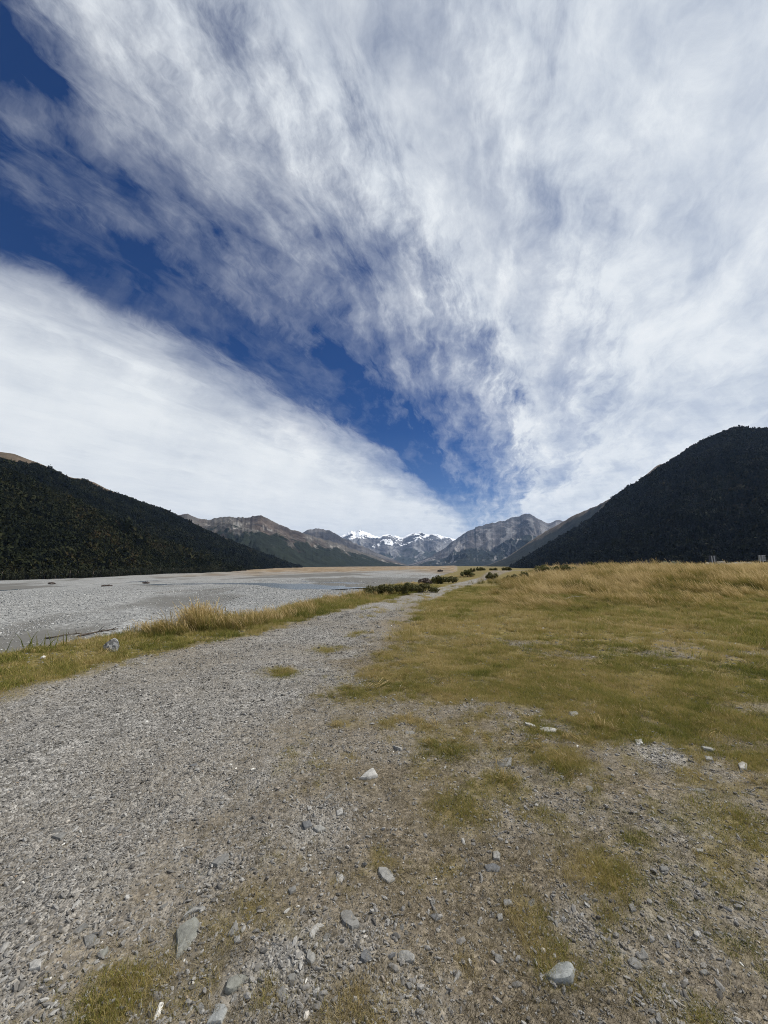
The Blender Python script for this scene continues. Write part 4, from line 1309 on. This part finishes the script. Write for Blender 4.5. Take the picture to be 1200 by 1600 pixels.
MAT_WOOD = wood_material('bleached_wood', (0.16, 0.145, 0.125), (0.38, 0.355, 0.32))
MAT_WOOD_D = wood_material('dark_wood', (0.035, 0.028, 0.022), (0.12, 0.10, 0.085))
MAT_STEM = wood_material('shrub_stem', (0.05, 0.04, 0.03), (0.12, 0.10, 0.08))


def log(px0, px1, rad, mat, label, seed, lift=0.0, twigs=0):
    rd = random.Random(seed)
    a, _ = ground_hit(*px0); b, _ = ground_hit(*px1)
    a, b = Vector(a), Vector(b)
    n = 7
    pts = []
    for i in range(n):
        f = i / (n - 1)
        p = a.lerp(b, f)
        p = p - a
        p += Vector((rd.uniform(-1, 1), rd.uniform(-1, 1), 0)) * rad * 1.2
        p.z = h1(a.x + p.x, a.y + p.y) - a.z + rad * 0.7 + lift * math.sin(f * 3)
        pts.append(p)
    V, F = tube(pts, [rad * (1 - 0.6 * i / n) for i in range(n)], 8, seed)
    root = link('driftwood', mesh_np('driftwood', V, F, mat, True), loc=a)
    for k in range(twigs):
        i = rd.randrange(1, n - 1)
        d = Vector((rd.uniform(-1, 1), rd.uniform(-1, 1), rd.uniform(0.2, 0.9))) * rad * 9
        V, F = tube([pts[i], pts[i] + d * 0.5, pts[i] + d + Vector((0, 0, -rad))], [rad * 0.4, rad * 0.25, rad * 0.08], 5, seed + k)
        link('twig', mesh_np('twig', V, F, mat, True), root)
    return tag(root, label, 'driftwood')


def build_verge_things():
    # grey pebbly block at the edge of the bank
    m, t, b = new_mat('pebbly_concrete', 0.95, 0.1)
    tc = t.add('ShaderNodeTexCoord')
    v = t.add('ShaderNodeTexVoronoi', ins={'Vector': tc.outputs['Object'], 'Scale': 7.0})
    c = t.ramp(t.add('ShaderNodeSeparateColor', ins={0: v.outputs['Color']}).outputs[0], [(0.0, (0.09, 0.088, 0.085)), (0.5, (0.25, 0.245, 0.235)), (1.0, (0.46, 0.45, 0.43))])
    t.l.new(c, b.inputs['Base Color'])
    p, tt = ground_hit(169, 1019)
    bm = rock_bm(904, 3, 9, 0.95, 0.97)
    o = link('boulder', bm_mesh('boulder', bm, m), loc=(p[0], p[1] + 0.05, p[2] + 0.08))
    s = 13 / 600 * tt
    o.scale = (s * 1.05, s * 1.0, s * 1.1)
    tag(o, 'grey pebbly boulder set in the grass verge above the river bed', 'boulder')
    p, tt = ground_hit(67, 1030)
    o = link('stone', bm_mesh('white_stone', rock_bm(902, 2, 6, 0.75, 0.8), MAT_STONE), loc=(p[0], p[1], p[2] + 0.02))
    s = 4.2 / 600 * tt
    o.scale = (s * 1.2, s, s * 1.1)
    o.color = (0.9, 0.9, 0.88, 1)
    tag(o, 'bright white stone alone on the green verge at left', 'stone')
    log((70, 999), (128, 990), 0.05, MAT_WOOD_D, 'dark driftwood log lying along the bank edge, left end', 1, 0.03, 3)
    log((118, 996), (185, 984), 0.06, MAT_WOOD_D, 'dark driftwood log beside the boulder at the bank edge', 2, 0.03, 3)
    log((44, 1010), (60, 1005), 0.022, MAT_WOOD, 'short bleached branch on the bank at far left', 3, 0.02, 1)
    log((880, 938), (912, 934), 0.018, MAT_WOOD, 'bleached dead branch in the dark tussock of the grass field', 4, 0.10, 6)


build_verge_things()


# ---- shrubs
def leaf_material(name, stops, trans=0.2):
    m, t, b = new_mat(name, 0.75, 0.2)
    sh = t.add('ShaderNodeAttribute', attribute_name='shade').outputs['Fac']
    oi = t.add('ShaderNodeObjectInfo')
    f = t.m('ADD', t.m('ADD', sh, 0.4), t.m('MULTIPLY', oi.outputs['Random'], 0.2), clamp=True)
    c = t.ramp(f, stops)
    t.l.new(c, b.inputs['Base Color'])
    tr = t.add('ShaderNodeBsdfTranslucent')
    t.l.new(c, tr.inputs[0])
    mx = t.add('ShaderNodeMixShader', ins={0: trans, 1: b.outputs[0], 2: tr.outputs[0]})
    t.l.new(mx.outputs[0], t.n['Material Output'].inputs[0])
    return m


LEAF = {
    'gorse': leaf_material('gorse_leaves', [(0.1, (0.036, 0.038, 0.012)), (0.5, (0.100, 0.096, 0.030)), (0.9, (0.19, 0.155, 0.060))]),
    'dead': leaf_material('dead_twigs', [(0.1, (0.055, 0.042, 0.036)), (0.5, (0.12, 0.095, 0.08)), (0.9, (0.20, 0.165, 0.14))], 0.1),
    'dark': leaf_material('hollow_shade_leaves', [(0.1, (0.012, 0.014, 0.008)), (0.5, (0.034, 0.036, 0.017)), (0.9, (0.07, 0.066, 0.03))]),  # shade of a shrub's hollow put into the leaf colour
    'green': leaf_material('green_leaves', [(0.1, (0.04, 0.048, 0.012)), (0.5, (0.095, 0.098, 0.026)), (0.9, (0.17, 0.15, 0.055))]),
    'pale': leaf_material('pale_leaves', [(0.1, (0.09, 0.10, 0.065)), (0.5, (0.24, 0.26, 0.19)), (0.9, (0.46, 0.48, 0.40))]),
    'beech': leaf_material('beech_leaves', [(0.1, (0.007, 0.009, 0.005)), (0.5, (0.020, 0.024, 0.009)), (0.9, (0.045, 0.044, 0.016))]),
}


def shrub(name, x0, x1, ytop, ybase, kind, label, group, n=2600, depth=None, lobes=14, dist=None, seed=0, stems=4):
    """shrub spanning photograph columns x0..x1; dist: metres along the view axis when its foot is hidden by grass"""
    xc = (x0 + x1) / 2
    if dist is None:
        p, t = ground_hit(xc, ybase)
    else:
        d = ray(xc, ybase)
        t = dist
        p = np.array([d[0] * t, d[1] * t, 0]); p[2] = h1(p[0], p[1])
    w = (x1 - x0) / 600 * t / 2
    top = EYE + ray(xc, ytop)[2] * t
    hgt = max(0.25, top - p[2])
    dims = (w, depth if depth else max(0.5, min(w * 0.8, 2.5)), hgt)
    root = bpy.data.objects.new(name, None)
    COL.objects.link(root)
    root.location = p
    V, F, S = leaf_mass(seed + 17, n, dims, max(0.03, 0.0024 * t), lobes)
    me = mesh_np('foliage', V, F, LEAF[kind])
    fattr(me, 'shade', S)
    link('foliage', me, root)
    rd = random.Random(seed)
    for k in range(stems):
        e = Vector((rd.uniform(-0.6, 0.6) * dims[0], rd.uniform(-0.5, 0.5) * dims[1], dims[2] * rd.uniform(0.5, 0.8)))
        V, F = tube([(e.x * 0.2, e.y * 0.2, -0.05), (e.x * 0.55, e.y * 0.55, e.z * 0.5), tuple(e)], [0.03, 0.02, 0.008], 5, k)
        link('stem', mesh_np('stem', V, F, MAT_STEM, True), root)
    return tag(root, label, 'shrub', group)


def build_shrubs():
    G1 = 'shrubs along the left side of the track'
    G2 = 'shrubs at the far end of the track'
    G3 = 'shrubs on the skyline of the grass field'
    shrub('gorse_shrub', 566, 618, 909, 930, 'gorse', 'dark green gorse shrub beside the track, left end of the long clump', G1, 3600, seed=1, lobes=16)
    shrub('gorse_shrub', 604, 652, 907, 929, 'gorse', 'dark green gorse shrub in the middle of the long clump by the track', G1, 3600, seed=2, lobes=16)
    shrub('gorse_shrub', 640, 686, 908, 926, 'gorse', 'dark green gorse shrub at the track end of the long clump', G1, 3200, seed=3, lobes=16)
    shrub('dead_shrub', 650, 676, 902, 913, 'dead', 'brownish grey dead shrub between two dark green gorse clumps', G1, 1800, seed=4)
    shrub('gorse_shrub', 672, 702, 898, 912, 'gorse', 'dark gorse shrub in the second clump, next to the dead shrub', G1, 2600, seed=5)
    shrub('gorse_shrub', 694, 721, 900, 911, 'gorse', 'low gorse shrub at the track end of the second clump', G1, 2200, seed=6)
    shrub('broom_shrub', 717, 744, 890, 901, 'green', 'light green rounded shrub left of where the track ends', G2, 2000, seed=7)
    shrub('dark_shrub', 733, 743, 887, 893, 'gorse', 'tiny blackish shrub, leftmost of the dark row beyond the track', G2, 700, dist=62, seed=8)
    shrub('dark_shrub', 743, 760, 886, 893, 'gorse', 'blackish shrub, largest of the dark row beyond the track', G2, 900, dist=62, seed=9)
    shrub('dark_shrub', 765, 778, 887, 892, 'gorse', 'small blackish shrub right of the largest in the dark row', G2, 700, dist=64, seed=10)
    shrub('dark_shrub', 784, 800, 886, 891, 'gorse', 'blackish shrub, rightmost of the dark row beyond the track', G2, 700, dist=66, seed=11)
    shrub('gorse_shrub', 757, 782, 893, 902, 'gorse', 'dark green shrub in the grass right of the track end', G2, 1600, dist=45, seed=13)
    shrub('gorse_shrub', 786, 813, 896, 905, 'gorse', 'dark round shrub standing in golden grass right of the track', G2, 1800, dist=36, seed=14)
    shrub('broom_shrub', 808, 826, 892, 902, 'green', 'yellowish green shrub beside the dark round shrub', G2, 1500, dist=38, seed=15)
    shrub('broom_shrub', 832, 870, 881, 894, 'green', 'broad green shrub in the field, left part of a long row', G3, 2200, dist=44, seed=16)
    shrub('broom_shrub', 862, 902, 880, 892, 'green', 'broad green shrub in the field, right part of a long row', G3, 2200, dist=46, seed=17)
    shrub('dark_shrub', 899, 914, 879, 888, 'dead', 'low brown shrub against the dark mountain foot', G3, 1200, dist=58, seed=18)
    shrub('gorse_shrub', 914, 937, 876, 888, 'green', 'rounded green shrub on the field skyline beside a low brown shrub', G3, 1900, dist=58, seed=19)
    shrub('gorse_shrub', 953, 970, 877, 889, 'gorse', 'dark green upright shrub on the field skyline', G3, 1600, dist=58, seed=20)
    shrub('dead_shrub', 968, 988, 878, 887, 'dead', 'flat brownish shrub right of the dark upright shrub', G3, 1200, dist=60, seed=21)
    shrub('dead_shrub', 1000, 1018, 876, 885, 'dead', 'small brown shrub left of the pale shrub', G3, 1200, dist=60, seed=22)
    # pale shrub; the shade in its hollow is put in as dark inner leaves
    o = shrub('pale_shrub', 1032, 1064, 872, 887, 'pale', 'pale silvery green domed shrub on the field skyline', G3, 2400, dist=56, seed=23, lobes=14)
    for ch in o.children:
        if ch.name.startswith('foliage'):
            co = np.empty(len(ch.data.vertices) * 3, np.float32)
            ch.data.vertices.foreach_get('co', co)
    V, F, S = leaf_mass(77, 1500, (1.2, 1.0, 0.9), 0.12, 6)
    me = mesh_np('hollow_shade_foliage', V, F, LEAF['dark'])
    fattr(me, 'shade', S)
    link('hollow_shade_foliage', me, o)
    # low scrub out on the river bed
    for i, (a, b, yt, yb, lab) in enumerate(((74, 86, 910, 913, 'low brown scrub on the river bed near the forest, leftmost'), (223, 234, 909, 912, 'small brown scrub on the pale river bed left of the stream'),
                                             (160, 175, 914, 916, 'flat brown scrub heap on the river bed'), (684, 692, 890, 893, 'tiny scrub far out on the brown flats'))):
        shrub('river_scrub', a, b, yt, yb, 'dead', lab, 'scrub on the river bed', 350, seed=40 + i, stems=2)


build_shrubs()


# ---- front row of forest trees across the river
def build_trees():
    protos = []
    for i in range(6):
        V, F, S = leaf_mass(800 + i, 420, (0.62, 0.62, 1.15), 0.085, 10, 0.4)
        me = mesh_np('crown', V, F, LEAF['beech'])
        fattr(me, 'shade', S)
        pts = [(0, 0, -0.15), (0.02, 0.01, 0.3), (-0.02, 0.02, 0.75)]
        tv, tf = tube(pts, [0.055, 0.045, 0.02], 6, i)
        protos.append((me, mesh_np('trunk', tv, tf, MAT_STEM, True)))
    rd = np.random.default_rng(5)
    fa, fr = [-66, -45, -35, -25, -19], [215, 306, 372, 480, 680]
    for k in range(150):
        a = -47 + 24.5 * (k + rd.random()) / 150
        q = np.interp(a, fa, fr) + rd.uniform(-5, 4)
        x, y = q * math.sin(R(a)), q * math.cos(R(a))
        s = rd.uniform(2.6, 7.0) * (1 + 0.25 * (q - 300) / 300)
        root = bpy.data.objects.new('beech_tree', None)
        COL.objects.link(root)
        root.location = (x, y, h1(x, y))
        root.rotation_euler = (0, 0, rd.uniform(0, 6.28))
        root.scale = (s * rd.uniform(0.85, 1.15), s * rd.uniform(0.85, 1.15), s)
        cm, tm = protos[int(rd.integers(0, 6))]
        link('crown', cm, root)
        link('trunk', tm, root)
        tag(root, 'dark beech tree in the front row of the forest across the river', 'tree', 'front row of the forest')


build_trees()


# ---- signs and concrete block on the far side of the field
def box_mesh(name, parts, mat, bevel=0.01):
    """parts: (centre, size, tilt about y)"""
    bm = bmesh.new()
    for c, sz, ti in parts:
        mtx = Matrix.Translation(c) @ Matrix.Rotation(ti, 4, 'Y') @ Matrix.Diagonal((sz[0], sz[1], sz[2], 1))
        bmesh.ops.create_cube(bm, size=1, matrix=mtx)
    bmesh.ops.bevel(bm, geom=bm.edges[:], offset=bevel, segments=1, affect='EDGES')
    return bm_mesh(name, bm, mat)


def paint(name, c, rough=0.6):
    m, t, b = new_mat(name, rough, 0.4)
    tc = t.add('ShaderNodeTexCoord')
    k = t.ramp(t.noise(tc.outputs['Object'], 5, 5, 0.7), [(0.3, tuple(v * 0.75 for v in c)), (0.7, c)])
    t.l.new(k, b.inputs['Base Color'])
    return m


def build_signs():
    white, slate, grey = paint('white_paint', (0.40, 0.41, 0.43)), paint('slate_board', (0.03, 0.036, 0.05)), paint('grey_board', (0.20, 0.21, 0.22))
    D = 66.0

    def at(px, dist):
        d = ray(px, 884)
        x, y = d[0] * dist, d[1] * dist
        return Vector((x, y, h1(x, y)))
    p = at(1114.5, D)
    top = EYE + ray(1114.5, 868.5)[2] * D - p.z
    r = bpy.data.objects.new('sign_board', None); COL.objects.link(r); r.location = p
    link('board', box_mesh('board', [((0, 0, top - 0.72), (1.30, 0.05, 1.42), 0.0)], slate), r)
    for dx in (-0.13, 0.30):
        link('post', box_mesh('post', [((dx, -0.075, top / 2 - 0.1), (0.15, 0.09, top + 0.2), -0.05)], white), r)
    tag(r, 'dark sign board with two white posts standing in the grass', 'sign', 'signs beyond the field')
    p = at(1192, D)
    top = EYE + ray(1192, 867.5)[2] * D - p.z
    r = bpy.data.objects.new('sign_board', None); COL.objects.link(r); r.location = p
    link('board', box_mesh('board', [((0.0, 0, top - 0.50), (1.25, 0.05, 0.95), 0.0)], grey), r)
    for dx in (-0.38, 0.08):
        link('post', box_mesh('post', [((dx, -0.075, top / 2 - 0.1), (0.13, 0.09, top + 0.2), -0.04)], white), r)
    for dz in (0.08, 0.46, 0.88):
        link('rail', box_mesh('rail', [((0.37, -0.078, top - dz), (0.45, 0.06, 0.10), 0.0)], white), r)
    tag(r, 'grey sign with white posts and cross rails at the right edge', 'sign', 'signs beyond the field')
    conc = paint('weathered_concrete', (0.42, 0.40, 0.36), 0.9)
    p = at(1127, D + 3)
    tz = EYE + ray(1127, 877)[2] * (D + 3) - p.z
    o = link('concrete_block', box_mesh('concrete_block', [((0, 0, tz / 2 - 0.1), (1.15, 0.6, tz + 0.2), 0.0), ((0, 0, 0.1), (1.35, 0.8, 0.4), 0.0)], conc, 0.05), loc=p)
    tag(o, 'pale concrete block half hidden by grass beside the dark sign', 'block')
    p = at(1107, D + 1)
    tz = EYE + ray(1107, 877)[2] * (D + 1) - p.z
    o = link('boulder', bm_mesh('pale_boulder', rock_bm(903, 3, 7, 0.9, 0.85), MAT_STONE), loc=(p.x, p.y, p.z + tz * 0.35))
    o.scale = (0.5, 0.5, tz * 0.75)
    o.color = (0.42, 0.40, 0.36, 1)
    tag(o, 'pale boulder at the foot of the dark sign', 'boulder')
    # pale shingle bank showing beyond the grass
    n = 60
    V, F = [], []
    for i in range(n):
        f = i / (n - 1)
        b = at(1128 + 62 * f, 80)
        hh = (EYE + ray(1128 + 62 * f, 879.3 - 1.2 * f)[2] * 80 - b.z) * math.sin(math.pi * min(1, max(0, 0.06 + f * 0.88))) ** 0.3
        for (dy, k) in ((-2.2, -0.1), (-1.0, 0.75), (0.0, 1.0), (1.2, 0.9), (3.0, -0.1)):
            V.append((b.x, b.y + dy, b.z + hh * k * (1 + 0.06 * math.sin(i * 1.7) + 0.05 * math.sin(i * 0.63))))
    for i in range(n - 1):
        for j in range(4):
            a = i * 5 + j
            F.append((a, a + 5, a + 6, a + 1))
    me = mesh_np('shingle_bank', V, F, MAT_GROUND, True)
    for nme, v in (('grass', 0), ('gravel', 0), ('bed', 1), ('tan', 0), ('bar', 0.6)):
        fattr(me, nme, np.full(len(V), v, float))
    tag(link('shingle_bank', me), kind='structure')


build_signs()

# ------------------------------------------------------------------ haze
def build_haze():
    m = bpy.data.materials.new('haze')
    m.use_nodes = True
    t = NT(m.node_tree)
    t.n.remove(t.n['Principled BSDF'])
    v = t.add('ShaderNodeVolumePrincipled')
    v.inputs['Color'].default_value = (0.42, 0.62, 1.0, 1)
    v.inputs['Density'].default_value = 3.5e-5
    v.inputs['Anisotropy'].default_value = 0.2
    t.l.new(v.outputs[0], t.n['Material Output'].inputs['Volume'])
    bm = bmesh.new()
    bmesh.ops.create_cube(bm, size=1)
    o = link('haze', bm_mesh('haze', bm, m))
    o.scale = (40000, 40000, 960)
    o.location = (0, 0, 960 / 2 - 40)
    tag(o, 'thin blue haze filling the valley', None, None, 'stuff')


build_haze()
